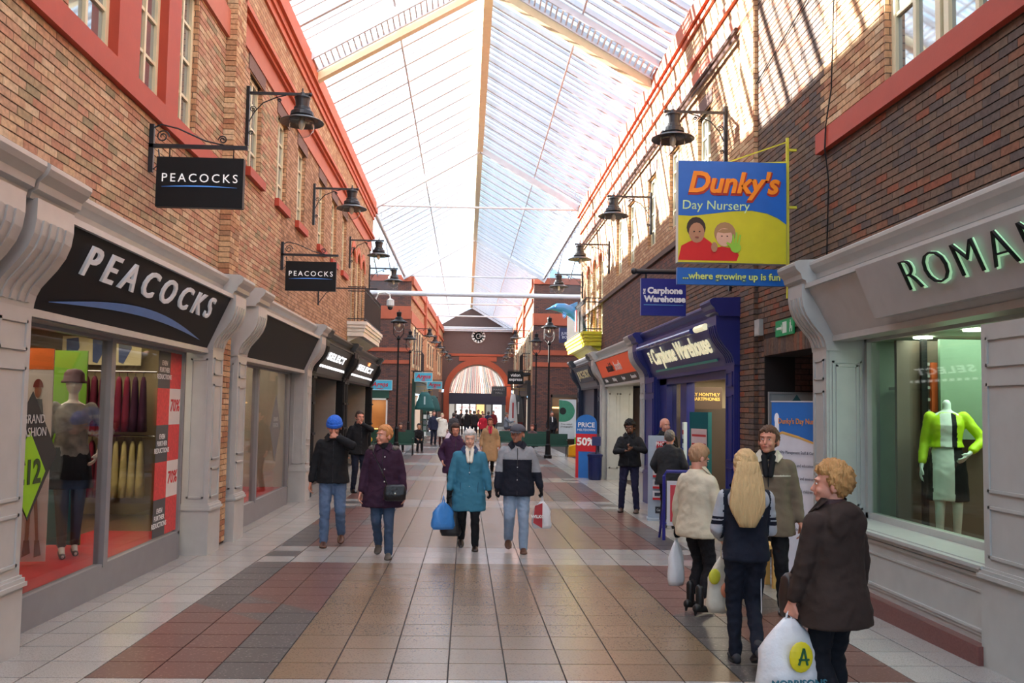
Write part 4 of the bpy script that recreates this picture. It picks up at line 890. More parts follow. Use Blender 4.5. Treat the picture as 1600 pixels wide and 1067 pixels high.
hangsign(9.5, 'nearer black hanging sign board with white capitals over a blue line')
hangsign(16.3, 'further black hanging sign board with white capitals over a blue line')
dk = thing('nursery_sign', 'large blue and yellow nursery sign hung high on a yellow bracket', 'sign', (2.48, 10.4, 3.0))
w = 1.30; h = 1.22
MB().box((0, -.06, .50), (w, .06, .50+h)).build('board', c8(206, 204, 190, .5), dk); MB().box((0, -.03, .24), (w, .03, .44)).build('lower_board', c8(20, 96, 180, .4), dk)
YL = c8(206, 198, 34, .45); BU = c8(16, 98, 190, .45)
def rel(p): return [(x*w, -.062, .50+z*h) for x, z in p]
MB().prism(rel([(0, 0), (1, 0), (1, 1), (0, 1)]), (0, -.003, 0)).build('yellow_panel', YL, dk)
MB().prism([(x, y-.004, z) for x, y, z in rel([(0, .46), (.12, .455), (.3, .48), (.5, .51), (.68, .52), (.82, .495), (.92, .45), (1, .39), (1, 1), (0, 1)])], (0, -.002, 0)).build('blue_panel', BU, dk)
def dtext(b, s, m, x, z, off, dy=0, n='sign_lettering', **k): return text(n, b, s, m, dk, (x*w, -.07-dy, .50+z*h), off=off, ext=.002, **k)
dtext("Dunky's", .35, c8(170, 40, 20, .5), .505, .765, .020, .0, shear=.25, sx=.96); dtext("Dunky's", .35, c8(248, 140, 10, .5), .50, .78, .010, .006, shear=.25, sx=.96)
dtext('Day Nursery', .155, c8(200, 228, 160, .5), .345, .56, .0, shear=.05)
text('sign_lettering', '...where growing up is fun', .113, c8(214, 224, 120), dk, (w/2, -.038, .34), off=.002, ext=.002)
text('sign_lettering', '...where growing up is fun', .113, c8(60, 110, 130), dk, (w/2, -.034, .34), off=.007, ext=.001)
HR1, HR2, SK1, SK2, RDa = c8(50, 34, 26), c8(170, 130, 90), c8(178, 128, 96), c8(222, 176, 150), c8(208, 26, 26)
for i, (pts, m) in enumerate([([(0, .02), (.34, .02), (.36, .12), (.3, .2), (.22, .26), (.1, .2), (.03, .16)], RDa), ([(.3, .02), (.54, .02), (.56, .08), (.52, .14), (.4, .16), (.3, .13)], RDa), (circ(.165, .34, .088, .105), HR1), (circ(.17, .29, .072, .1), SK1),
    (circ(.43, .29, .1, .11), HR2), (circ(.425, .25, .075, .09), SK2), ([(.4, .33), (.48, .33), (.5, .3), (.42, .29), (.36, .3)], HR2), (circ(.53, .15, .05, .05), c8(150, 200, 60)),
    ([(.49, .16), (.5, .28), (.515, .28), (.515, .17)], c8(150, 200, 60)), ([(.515, .17), (.53, .3), (.545, .3), (.54, .17)], c8(150, 200, 60)), ([(.54, .17), (.565, .28), (.58, .275), (.56, .16)], c8(150, 200, 60)), ([(.49, .14), (.44, .19), (.45, .205), (.5, .18)], c8(150, 200, 60)),
    (circ(.145, .3, .008, .006, 8), HR1), (circ(.195, .3, .008, .006, 8), HR1), (circ(.17, .245, .02, .006, 8), c8(150, 70, 60)), (circ(.4, .26, .008, .006, 8), HR1), (circ(.45, .26, .008, .006, 8), HR1), (circ(.33, .15, .03, .05, 10), SK1)]):
    MB().prism([(x, y-.004-.001*i, z) for x, y, z in rel(pts)], (0, -.001, 0)).build('picture_print', m, dk)
YP = c8(214, 206, 60, .5)
b = MB(); b.bar((w+.04, 0, .1), (w+.04, 0, 2.05), .03); b.bar((w+.04, 0, 1.9), (w+.15, .0, 1.9), .03); b.bar((.3, 0, 1.68), (w+.04, 0, 1.75), .02); b.bar((w*.4, .02, 1.7), (w+.04, 0, 2.0), .015); b.bar((w+.04, 0, 1.2), (w+.15, 0, 1.2), .03); b.bar((w+.04, 0, .3), (w+.15, 0, .3), .03); b.build('bracket', YP, dk)
cw = thing('hanging_sign', 'blue hanging sign board with rounded white lettering over a thin line', 'sign', (3.98, 13.2, 3.66))
b = MB(); b.tube([(0, 0, .17), (-1.45, 0, .17)], .04, 10); b.ell((-1.48, 0, .17), (.05, .05, .05)); b.box((-.04, -.03, -.1), (0, .03, .3)); b.tube([(-1.3, 0, .13), (-1.3, 0, .05)], .015, 6); b.tube([(-.75, 0, .13), (-.75, 0, .05)], .015, 6); b.build('bracket', IRON, cw)
MB().box((-1.38, -.04, -.5), (-.7, .04, .06)).build('board', c8(28, 36, 130, .35), cw)
text('sign_lettering', 'Carphone\nWarehouse', .128, c8(238, 238, 244), cw, (-1.02, -.045, -.19), off=.006, ext=.002, sx=1.02); text('sign_lettering', 'THE', .045, c8(238, 238, 244), cw, (-1.33, -.045, -.14), off=.002, ext=.002, rot=(PI/2, -PI/2, 0))
MB().box((-1.34, -.043, -.345), (-.74, -.04, -.335)).build('underline', c8(90, 150, 200), cw)
# small fixings on the right wall
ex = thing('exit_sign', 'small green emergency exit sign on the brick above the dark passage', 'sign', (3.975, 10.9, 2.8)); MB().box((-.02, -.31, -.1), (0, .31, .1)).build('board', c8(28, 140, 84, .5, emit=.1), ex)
WS = c8(220, 236, 224, .5); m = MB(); m.box((-.024, -.09, -.07), (-.02, .05, .07)); m.build('door_symbol', WS, ex); m = MB(); m.box((-.024, -.24, -.03), (-.02, -.2, .05)); m.box((-.024, -.27, -.07), (-.02, -.25, .0)); m.box((-.024, -.21, -.07), (-.02, -.19, -.02)); m.ell((-.022, -.22, .065), (.003, .014, .014), 8, 5); m.build('figure_symbol', WS, ex)
m = MB(); m.box((-.024, .1, -.015), (-.02, .26, .015)); m.prism([(-.024, .1, -.045), (-.024, .1, .045), (-.024, .06, 0)], (.004, 0, 0)); m.build('arrow_symbol', WS, ex)
bx = thing('alarm_box', 'small white alarm box on the brick pilaster beside the exit sign', 'box', (3.98, 11.84, 2.88)); MB().box((-.06, -.1, -.11), (0, .1, .11)).build('case', WHITE_W, bx); MB().box((-.065, -.08, -.09), (-.06, .08, .0)).build('cover', c8(190, 190, 186), bx)
def cable(n, label, pts, r=.008, m=BLACK): 
    o = tag(MB().tube(pts, r, 6).build(n, m, None), label, 'cable'); return o
cable('wall_cable', 'thin black cable running aslant up the sunlit right wall', [(3.96, 12.0, 6.3), (3.955, 10.2, 6.62), (3.955, 8.8, 6.87)])
cable('wall_cable', 'thin black cable dropping down the dark brick beside the green exit sign', [(3.955, 9.3, 6.8), (3.945, 9.4, 5.3), (3.9, 9.45, 4.9), (3.9, 9.48, 4.65), (3.95, 9.5, 4.3), (3.955, 9.58, 3.42)])
for k, z in enumerate((7.28, 7.4)):
    cable('drain_pipe', ['lower brown pipe running along the right wall under the cornice', 'upper brown pipe running along the right wall under the cornice'][k], [(3.9, 12.7, z), (3.9, 30.9, z)], .035, c8(70, 46, 40, .5))
# passage board, roll-up banner
nb, L, H = board('notice_board', 'grey framed notice board inside the dark passage', 'board', (4.04, 11.64), (5.0, 11.64), .85, 1.98, c8(170, 176, 176, .5))
decal(nb, L, H, [(circ(.36, .86, .13, .08), c8(60, 110, 116)), ([(.28, .9), (.44, .9), (.36, 1)], c8(60, 110, 116))]); text('notice_text', '• CARE\n• PLAY\n• LEARN\n• FUN', .11, c8(80, 40, 60), nb, (.5, -.016, .55), ext=.001)
f = MB(); f.box((-.03, -.03, 0), (0, .02, H)); f.box((L, -.03, 0), (L+.03, .02, H)); f.box((-.03, -.03, H), (L+.03, .02, H+.03)); f.build('frame', c8(150, 152, 152, .3), nb)
ru, L, H = board('roll_up_banner', 'white roll-up banner with a blue header standing at the mouth of the passage', 'banner', (3.66, 10.5), (4.06, 9.86), fz(10)+.05, 1.86, c8(216, 214, 222, .5), .006)
decal(ru, L, H, [([(0, .78), (.2, .815), (.5, .79), (.8, .76), (1, .76), (1, 1), (0, 1)], c8(40, 110, 190, .5)), ([(0, .775), (.2, .81), (.5, .785), (.8, .752), (1, .75), (1, .76), (.8, .765), (.5, .8), (.2, .825), (0, .79)], c8(220, 170, 90)), (circ(.1, .9, .045, .035), c8(240, 240, 250)), ([(.06, .82), (.15, .82), (.14, .89), (.07, .89)], c8(240, 240, 250))], -.005)
text('banner_text', "Dunky's Day Nurseries", .088, c8(240, 150, 30), ru, (L*.57, -.012, H*.885), ext=.001, off=.001, sx=.8)
for i, s_ in enumerate(('Quality Management Staff & Care', 'Centres of care and education', 'Active, Healthy, friendly and environment', 'A fun place for local children', 'Ages 0-8', 'Full & part time places available', 'Funded')): text('banner_text', s_, .05, c8(60, 60, 80), ru, (L*.45, -.012, H*(.70-.075*i)), ext=.0005, sx=.8)
b = MB(); b.box((-.02, -.12, -.05), (L+.02, .12, 0)); b.build('base', c8(160, 160, 164, .3, metal=.5), ru); MB().box((-.01, -.012, H), (L+.01, .012, H+.015)).build('top_rail', c8(200, 200, 204, .3), ru)
# ------------------------------------------------------------------ wall lanterns
BOWL = glassmat('lantern_glass', (1, 1, .97), .3, .05, .92)
def lantern(b, root, z=0., k=1., x=.85, frame=False):
    c = (x, 0, z)
    b.lathe([(0, .1*k), (.012*k, .09*k), (.012*k, .04*k), (.03*k, .03*k), (.05*k, -.02*k), (.115*k, -.04*k), (.125*k, -.06*k), (.115*k, -.08*k), (.11*k, -.1*k), (.1*k, -.2*k), (.125*k, -.21*k), (.13*k, -.25*k), (.17*k, -.28*k), (.18*k, -.34*k), (.15*k, -.36*k), (0, -.36*k)], c, 20)
    b.build('lantern_cap', IRON, root, smooth=False)
    MB().lathe([(.1*k, -.35*k), (.2*k, -.37*k), (.33*k, -.43*k), (.335*k, -.445*k), (.2*k, -.39*k), (.1*k, -.37*k)], c, 24).build('shade', c8(92, 94, 98, .3, metal=.4), root, smooth=True)
    MB().lathe([(.19*k, -.4*k), (.2*k, -.47*k), (.18*k, -.56*k), (.12*k, -.64*k), (.03*k, -.68*k), (.0, -.682*k)], c, 20).build('glass_bowl', BOWL, root, smooth=True)
    MB().ell((x, 0, z-.47*k), (.05*k, .05*k, .09*k), 10, 8).build('bulb', c8(236, 230, 214, .3), root, smooth=True)
def wall_lantern():
    o = thing('wall_lantern', 'x', 'lamp', (0, 0, 0), 0, 'black lanterns on wall brackets')
    MB().box((0, -.03, -.82), (.05, .03, .1)).build('wall_plate', IRON, o)
    b = MB(); b.box((.05, -.015, -.02), (.95, .015, .02)); b.ell((.97, 0, 0), (.03, .03, .03), 8, 6); b.tube([(.05, 0, -.45), (.12, 0, -.3), (.25, 0, -.15), (.45, 0, -.06), (.6, 0, -.02)], .01, 5); scroll(b, (.1, 0, -.25), .05, 1.5, 0); scroll(b, (.5, 0, -.1), .03, 1.5, 0, flip=-1); scroll(b, (.08, 0, -.62), .035, 1.5, 0)
    b.build('bracket_arm', IRON, o); lantern(MB(), o); return o
wl0 = wall_lantern()
LL = [(13.48, 'nearest lantern on the left brick wall, above the nearer hanging board'), (19.43, 'second lantern on the left wall, above the further hanging board'), (25.5, 'third lantern on the left wall, beside the arched balcony windows'), (30.7, 'fourth lantern on the left wall, over the white balcony')]
RL = [(13.42, 'nearest lantern on the right wall, over the big nursery sign'), (18.98, 'second lantern on the right wall, just left of the nursery sign'), (24.68, 'third lantern on the right wall, further along from the nursery sign'), (30.4, 'fourth lantern on the right wall, above the leaping dolphin')]
first = True
for lst, x, rz in ((LL, -3.45, 0), (RL, 3.98, PI)):
    for y, lb in lst:
        o = wl0 if first else copy_tree(wl0); first = False; o.location = (x, y, 6.5 if rz == 0 else 6.38); o.rotation_euler = (0, 0, rz); o['label'] = lb
FLL = ['first', 'second', 'third', 'fourth', 'fifth', 'sixth']
for side in (-1, 1):
    for i, y in enumerate((51, 56, 61, 66, 71, 76)):
        o = copy_tree(wl0); x = (-3.1+.9*(y-48)/32) if side < 0 else 3.6+.6*(y-48)/32; o.location = (x, y, 6.2); o.rotation_euler = (0, 0, 0 if side < 0 else PI)
        o['label'] = '%s lantern along the far mall %s wall, counted from the junction' % (FLL[i], 'left' if side < 0 else 'right'); o['group'] = 'lanterns in the far mall'
def street_lamp():
    o = thing('street_lamp', 'x', 'lamp', (0, 0, 0), 0, 'tall black lamp posts in the junction'); H = 4.75
    MB().lathe([(.16, 0), (.16, .12), (.12, .16), (.1, .5), (.11, .55), (.08, .6), (.075, 1.1), (.09, 1.13), (.05, 1.2), (.04, 1.25)], n=12).build('base', BLACK, o)
    MB().lathe([(.042, 1.2), (.035, H)], n=10).build('post', BLACK, o)
    c = MB(); c.lathe([(.06, H-.05), (.09, H), (.05, H+.05), (.03, H+.12)], n=10)
    for k in range(4):
        a = PI/4+k*PI/2; q = (math.cos(a), math.sin(a)); c.tube([(q[0]*.03, q[1]*.03, H), (q[0]*.2, q[1]*.2, H+.12), (q[0]*.27, q[1]*.27, H+.2), (q[0]*.27, q[1]*.27, H+.62), (q[0]*.3, q[1]*.3, H+.66)], .012, 5)
    c.build('cradle', BLACK, o)
    MB().lathe([(0, H+1.2), (.015, H+1.15), (.02, H+1.1), (.09, H+1.08), (.1, H+1.04), (.08, H+.9), (.1, H+.88), (.14, H+.85), (.16, H+.78), (.33, H+.68), (.33, H+.66), (.1, H+.7)], n=18).build('lantern_cap', BLACK, o)
    MB().lathe([(.2, H+.68), (.21, H+.5), (.15, H+.35), (.05, H+.28), (0, H+.275)], n=16).build('glass_bowl', BOWL, o, smooth=True)
    MB().ell((0, 0, H+.55), (.06, .06, .1), 10, 8).build('bulb', c8(240, 232, 210, .3), o, smooth=True); return o
sl0 = street_lamp()
for i, (x, y, k, lb) in enumerate([(-2.66, 34.4, 1, 'nearer left lamp post standing by the green bench'), (-2.9, 45.2, 1.03, 'further left lamp post standing before the brick corner'), (3.25, 34.9, .99, 'nearer right lamp post beside the yellow crate'), (3.55, 45.2, 1.03, 'further right lamp post standing before the brick corner')]):
    o = sl0 if i == 0 else copy_tree(sl0); o.location = (x, y, fz(y)); o.scale = (1, 1, k*.96); o['label'] = lb
# ------------------------------------------------------------------ balconies
def balcony(side, ya, yb, d, zt, m, label):
    s = 1 if side < 0 else -1; x0 = -3.45 if side < 0 else 3.98
    o = thing('balcony', label, 'balcony', (x0, ya, zt-.4)); L = yb-ya
    for i, (a, z0, z1, e) in enumerate(((0, .33, .42, 0), (1, .24, .33, .03), (2, .14, .24, .07), (3, 0, .14, .1))):
        MB().box((0, e, z0), (s*(d-e), L-e, z1)).build('moulded_step', m, o)
    MB().prism([(0, .2, 0), (s*(d-.25), .2, 0), (0, .2, -.18)], (0, L-.4, 0)).build('corbel', m, o)
    r = MB(); H = 1.0
    for z in (.5, .42+H, .42+H-.12): r.tube([(0, .08, z), (s*(d-.08), .08, z), (s*(d-.08), L-.08, z), (0, L-.08, z)], .018, 6)
    r.build('rail', IRON, o)
    bl = MB().tube([(0, 0, .42), (0, 0, .42+H)], .009, 5).mesh('baluster', IRON)
    n = int(L/.14)
    for k in range(n+1): link('baluster', bl, o, (s*(d-.08), .08+(L-.16)*k/n, 0))
    for yy in (.08, L-.08):
        for k in range(1, 5): link('baluster', bl, o, (s*(d-.08)*k/5, yy, 0))
    return o
balcony(-1, 25.4, 30.2, .57, 4.12, c8(226, 224, 214, .4), 'white moulded balcony with black railing under the arched windows')
balcony(1, 26.0, 30.9, .56, 4.02, c8(216, 204, 40, .4), 'bright yellow balcony with black railing below the dolphin')
bar = thing('sign_bracket', 'empty black sign bracket on the left wall below the further hanging board', 'bracket', (-3.45, 20.4, 4.42)); MB().bar((0, 0, 0), (1.36, 0, .0), .03).build('rod', IRON, bar); MB().box((0, -.02, -.4), (.03, .02, .1)).build('wall_plate', IRON, bar); MB().tube([(.02, 0, -.35), (.2, 0, -.1), (.4, 0, -.02)], .009, 5).build('brace', IRON, bar)
# dolphin figure
do = thing('dolphin_figure', 'glossy blue dolphin figure leaping from the yellow balcony', 'sculpture', (3.72, 28.6, 3.95))
do.scale = (.86, .86, .86)
pts = [(-1.38, 0, 1.16, .012), (-1.2, 0, 1.2, .05), (-1.08, 0, 1.23, .1), (-.92, 0, 1.25, .16), (-.68, 0, 1.22, .19), (-.4, 0, 1.08, .2), (-.12, 0, .8, .17), (.08, 0, .45, .12), (.18, 0, .12, .07), (.2, 0, -.05, .04)]
mb = MB()
for a, b in zip(pts[:-1], pts[1:]): mb.cap(a[:3], b[:3], a[3], b[3], 12)
mb.prism([(-.52, -.015, 1.34), (-.2, -.015, 1.12), (-.16, -.015, 1.5)], (0, .03, 0)); mb.prism([(-.8, -.12, 1.12), (-.55, -.14, 1.0), (-.66, -.34, .78)], (0, .03, .02)); mb.prism([(-.8, .12, 1.12), (-.55, .14, 1.0), (-.66, .34, .78)], (0, -.03, .02))
mb.prism([(.2, -.2, -.2), (.2, .2, -.2), (.2, 0, .05)], (.03, 0, 0))
me = remesh(mb, 'body', [c8(70, 140, 206, .2), c8(170, 206, 232, .3)], .018, 3, zone=lambda c: 1 if False else 0); link('body', me, do)
for s in (-1, 1): MB().ell((-1.02, s*.115, 1.27), (.03, .012, .03), 10, 6).build('eye', c8(240, 244, 250, .2), do); MB().ell((-1.022, s*.124, 1.27), (.014, .006, .014), 8, 5).build('pupil', BLACK, do)
fg = thing('bunting_cloth', 'red and white patterned cloth tied to the yellow balcony railing', 'cloth', (3.38, 27.2, 4.1)); MB().box((-.015, .1, .05), (.015, .36, .7)).build('cloth', mat('bunting_print', srgb(190, 90, 96), .8, var=.5, scale=9), fg)
# CCTV
cc = thing('security_camera', 'white domed security camera on a swan-neck arm above the junction', 'camera', (-4.05, 39.0, 5.9)); MB().tube([(0, 0, -.35), (0, 0, .55), (.12, 0, .78), (.4, 0, .82), (.62, 0, .72), (.64, 0, .55)], .035, 8).build('arm', WHITE, cc); MB().lathe([(.05, .55), (.16, .5), (.17, .25), (.12, .2)], (.64, 0, 0), 14).build('housing', WHITE, cc); MB().ell((.64, 0, .18), (.12, .12, .13), 12, 8).build('dome', c8(40, 40, 44, .1), cc, smooth=True)
MB().box((-.35, -.05, -.45), (.1, .05, -.35)).build('wall_bracket', IRON, cc); MB().tube([(-.35, 0, -.4), (-1.6, 5, -.4)], .03).build('support_rod', IRON, cc)
# clock
ck = thing('wall_clock', 'round white skeleton clock on the dark brick above the far arch', 'clock', (1.02, 79.9, 8.15)); 
MB().lathe([(.62, -.03), (.62, .03), (.55, .03), (.55, -.03)], n=28).build('rim', WHITE, ck).rotation_euler = (PI/2, 0, 0)
for k in range(12):
    a = k*PI/6; MB().bar((.40*math.cos(a), -.04, .40*math.sin(a)), (.62*math.cos(a), -.04, .62*math.sin(a)), .1, .04, up=(0, 1, 0)).build('hour_mark', c8(252, 252, 250, .5), ck)
MB().lathe([(.24, -.02), (.24, .04), (.18, .04), (.18, -.02)], n=20).build('inner_ring', WHITE, ck).rotation_euler = (PI/2, 0, 0)
for a, l in ((math.radians(12), .4), (math.radians(-6), .5)): MB().bar((-.05*math.cos(a), -.07, -.05*math.sin(a)), (l*math.cos(a), -.07, l*math.sin(a)), .05, .02, up=(0, 1, 0)).build('hand', WHITE, ck)
# ------------------------------------------------------------------ junction: shop windows, signs, benches
GREEN = c8(28, 74, 62, .4)
ag = thing('shop_window', 'green-headed shop window with a white frame and lit jewellery display', 'window', (-5.5, 48, -.25))
MB().box((0, -.06, 2.4), (1.35, 0, 2.9)).build('header', GREEN, ag); f = MB(); f.box((0, -.05, 0), (.08, .03, 2.4)); f.box((1.2, -.05, 0), (1.28, .03, 2.4)); f.box((0, -.05, 2.3), (1.28, .03, 2.4)); f.build('frame', c8(226, 224, 214, .4), ag)
MB().box((.08, .05, 0), (1.2, .06, 2.3)).build('pane', GLASS, ag); MB().box((-.2, 1.4, 0), (1.6, 1.45, 2.5)).build('back_panel', c8(110, 76, 40, .6), ag); MB().box((.1, .2, .35), (1.2, .9, .75)).build('display_case', mat('lit_case', srgb(230, 180, 90), .5, emit=.7), ag)
area('shop_light_j', (-4.9, 48.8, 2.1), .8, .6, 30, (1, .8, .5))
def blue_sign(name, label, loc, rz, w, h, hang):
    o = thing(name, label, 'sign', loc, rz); MB().box((-w/2, -.04, -h/2), (w/2, .04, h/2)).build('board', c8(70, 176, 206, .4), o)
    f = MB(); 
    for q in (((-w/2, -.05, -h/2), (w/2, -.03, -h/2+.03)), ((-w/2, -.05, h/2-.03), (w/2, -.03, h/2)), ((w/2-.03, -.05, -h/2), (w/2, -.03, h/2)), ((-w/2, -.05, -h/2), (-w/2+.03, -.03, h/2))): f.box(*q)
    f.build('edge', c8(190, 220, 226), o); text('sign_lettering', 'Argos', h*.62, c8(196, 30, 50), o, (0, -.05, .03), off=.008, ext=.003, shear=.2)
    s_ = swoosh(o, w*.42, -.03, c8(196, 30, 50), -.08); s_.location = (0, -.048, -h*.2); s_.rotation_euler = (PI/2, 0, 0)
    if hang: MB().box((-w/2-.2, -.02, h/2+.05), (w/2, .02, h/2+.09)).build('bracket', IRON, o)
blue_sign('fascia_sign', 'pale blue shop sign with red script fixed on the left junction wall', (-4.63, 47.93, 2.85), 0, 1.3, .55, False)
blue_sign('hanging_sign', 'nearer pale blue hanging sign with red script on the far left wall', (-2.37, 49.0, 3.35), 0, 1.0, .52, True)
blue_sign('hanging_sign', 'further pale blue hanging sign with red script on the far left wall', (-1.95, 54.5, 3.05), 0, .95, .48, True)
def fx2(side, y): return -3.1+.9*(y-48)/32 if side < 0 else 3.6+.6*(y-48)/32
def farshop(side, ya, yb, m, label):
    o = thing('shopfront', label, 'shop', (fx2(side, ya), ya, -.22)); s = 1 if side < 0 else -1
    def P(y, d, z): return (fx2(side, y)+s*d, y, z)
    def bx(n, y0, y1, d0, d1, z0, z1, mm): MB().prism([P(y0, d0, z0), P(y1, d0, z0), P(y1, d1, z0), P(y0, d1, z0)], (0, 0, z1-z0)).build(n, mm, o, world=True)
    bx('fascia', ya, yb, -.1, .2, 2.5, 3.15, m); bx('pier', ya, ya+.5, -.1, .15, -.22, 2.5, m); bx('pier', yb-.5, yb, -.1, .15, -.22, 2.5, m)
    bx('back_panel', ya+.5, yb-.5, -.9, -.8, -.22, 2.5, c8(120, 106, 92)); bx('window_panel', ya+1.5, yb-2.2, -.2, -.15, .3, 2.3, mat('lit_shop_window', (.7, .62, .5), .5, emit=.35))
    bx('cornice', ya, yb, -.1, .32, 3.15, 3.3, m)
farshop(-1, 50, 60, GREEN, 'dark green shopfront on the far left behind the postcard rack'); farshop(-1, 62, 72, c8(60, 52, 50), 'brown shopfront furthest along the left of the far mall')
farshop(1, 50, 60, c8(44, 40, 42), 'black shopfront on the far right under the black hanging board'); farshop(1, 62, 72, c8(74, 60, 54), 'brown shopfront furthest along the right of the far mall')
for side, y in ((-1, 50.3), (1, 50.3)):
    s = 1 if side < 0 else -1; x = fx2(side, y); o = thing('balcony', 'small black railed balcony on the far %s wall' % ('left' if side < 0 else 'right'), 'balcony', (x, y, 3.75)); MB().box((0, 0, -.12), (s*.5, 3.2, 0)).build('floor_slab', IRON, o); r = MB(); r.tube([(0, .05, 1.1), (s*.45, .05, 1.1), (s*.45, 3.15, 1.1), (0, 3.15, 1.1)], .02); r.build('rail', IRON, o); bl = MB().tube([(0, 0, 0), (0, 0, 1.1)], .012, 5).mesh('baluster', IRON)
    for k in range(14): link('baluster', bl, o, (s*.45, .05+3.1*k/13, 0))
    for k in range(3): link('baluster', bl, o, (s*.12*(k+1), .05, 0))
vb = thing('hanging_sign', 'black hanging board with white words on the far right wall', 'sign', (2.78, 50.2, 3.45)); MB().box((-.45, -.04, -.37), (.45, .04, .37)).build('board', BLACK, vb); text('sign_lettering', 'vision\nexpress', .24, c8(230, 226, 224), vb, (0, -.05, .02), off=.006); MB().box((-.45, -.02, .4), (.85, .02, .44)).build('bracket', IRON, vb)
sg = thing('hanging_sign', 'small dark grey hanging sign near the arch on the right', 'sign', (2.15, 56, 2.75)); MB().box((-.55, -.04, -.3), (.4, .04, .3)).build('board', c8(56, 60, 66), sg); text('sign_lettering', 'MARKET\nHALL', .2, c8(150, 156, 160), sg, (-.08, -.05, .02)); MB().box((-.55, -.02, .32), (1.6, .02, .36)).build('bracket', IRON, sg)
nv = thing('hanging_sign', 'small navy hanging sign on the junction wall left of the yellow balcony', 'sign', (5.3, 46.5, 5.6)); MB().box((-.45, -.04, -.4), (.45, .04, .4)).build('board', c8(36, 44, 84), nv); text('sign_lettering', 'JUICE\nBOX', .2, c8(200, 204, 220), nv, (-.1, -.05, 0)); MB().box((-1.6, -.02, .42), (.5, .02, .45)).build('bracket', IRON, nv)
def hang_cloth(name, label, loc, w, h, m, m2, cat='banner', flare=1.5):
    o = thing(name, label, cat, loc); n = 12; rings = []
    for i in range(6):
        t = i/5; ww = w*(.5+(flare-.5)*t**.6)/2; rings.append([Vector((ww*math.cos(2*PI*k/n)*(1+.06*math.sin(3*k)), .08*math.sin(2*PI*k/n), -h*t)) for k in range(n)])
    MB().loft(rings).build('cloth', m, o, smooth=True); MB().box((-.04, -.1, -h*.7), (.05, -.08, -h*.25)).build('stripe', m2, o); MB().tube([(0, 0, 0), (0, 0, .15), (0, 0, .3), (.9 if loc[0] > 0 else -.7, 0, .32)], .015, 5).build('hook', c8(180, 150, 60, .3, metal=.5), o)
hang_cloth('hanging_banner', 'nearer teal draped bell-shaped banner below the blue signs', (-2.35, 50.5, 2.55), .8, 1.0, c8(52, 112, 112), c8(190, 220, 220)); hang_cloth('hanging_banner', 'further teal draped bell-shaped banner below the blue signs', (-2.05, 53.5, 2.4), .75, .95, c8(46, 96, 98), c8(190, 220, 220))
hang_cloth('hanging_banner', 'long white and red hanging cloth on the far right wall', (2.75, 52, 2.55), .5, 2.0, c8(206, 204, 204), c8(160, 30, 40), flare=1.2); hang_cloth('hanging_banner', 'long black and silver hanging cloth behind the white one', (3.1, 52.6, 2.5), .5, 1.6, c8(60, 60, 64), c8(190, 190, 190), flare=1.3)
ra = thing('postcard_rack', 'black wire postcard rack full of cards outside the green shop', 'rack', (-1.95, 47.5, -.22)); f = MB()
for x in (-.35, .35): f.tube([(x, 0, 0), (x, 0, 1.6)], .02, 6)
for z in (.35, .75, 1.15, 1.58): f.box((-.35, -.02, z), (.35, .02, z+.03))
f.build('frame', BLACK, ra)
for i in range(3):
    for j in range(4): MB().box((-.3+i*.21, -.04, .4+j*.3), (-.14+i*.21, -.02, .62+j*.3)).build('card', [c8(206, 210, 206), c8(120, 130, 130), c8(90, 96, 100)][(i+j) % 3], ra)
def bench():
    o = thing('bench', 'x', 'bench', (0, 0, 0), 0, 'green benches in the junction'); L = 2.2
    for i in range(4): MB().box((-L/2, -.2+i*.11, .42), (L/2, -.11+i*.11, .46)).build('seat_slat', GREEN, o)
    MB().box((-L/2, .26, .46), (L/2, .32, .92)).build('backrest', GREEN, o)
    for x in (-L/2+.05, L/2-.05):
        f = MB(); f.tube([(x, -.22, 0), (x, -.2, .44), (x, .28, .44), (x, .34, 0)], .022, 6); f.tube([(x, -.2, .44), (x, -.2, .66), (x, .28, .68)], .018, 6); f.build('end_frame', IRON, o)
    return o
b0 = bench()
BN = [(-3.15, 35.6, PI, 'nearest left green bench with its back to the camera'), (-2.9, 38.4, PI, 'second left green bench behind the nearest left one'), (3.1, 36.2, PI, 'nearest right green bench behind the lamp post and cap'), (2.6, 39.4, PI, 'second right green bench reaching toward the middle')]
for i, (x, y, rz, lb) in enumerate(BN):
    o = b0 if i == 0 else copy_tree(b0); o.location = (x, y, fz(y)); o.rotation_euler = (0, 0, 0); o['label'] = lb
cr_ = thing('grit_bin', 'yellow plastic bin with a cut-away front beside the right lamp post', 'bin', (4.55, 36.3, fz(36))); mb = MB(); mb.prism([(-.3, 0, 0), (.3, 0, 0), (.3, 0, .78), (.08, 0, .78), (.05, 0, .5), (-.3, 0, .42)], (0, .5, 0)); mb.build('body', c8(236, 176, 20, .4), cr_); MB().box((-.33, -.02, 0), (.33, .52, .06)).build('base', c8(200, 140, 20), cr_)
yb_ = thing('yellow_bag', 'small yellow bag on the bench behind the woman in purple', 'bag', (-3.9, 35.5, fz(36)+.46)); remesh_b = MB().ell((0, 0, .15), (.22, .12, .16)); link('body', remesh_b.mesh('body', c8(214, 160, 30, .5), smooth=True), yb_); MB().tube([(-.1, 0, .28), (0, 0, .4), (.1, 0, .28)], .01, 6).build('handle', c8(180, 130, 20), yb_)
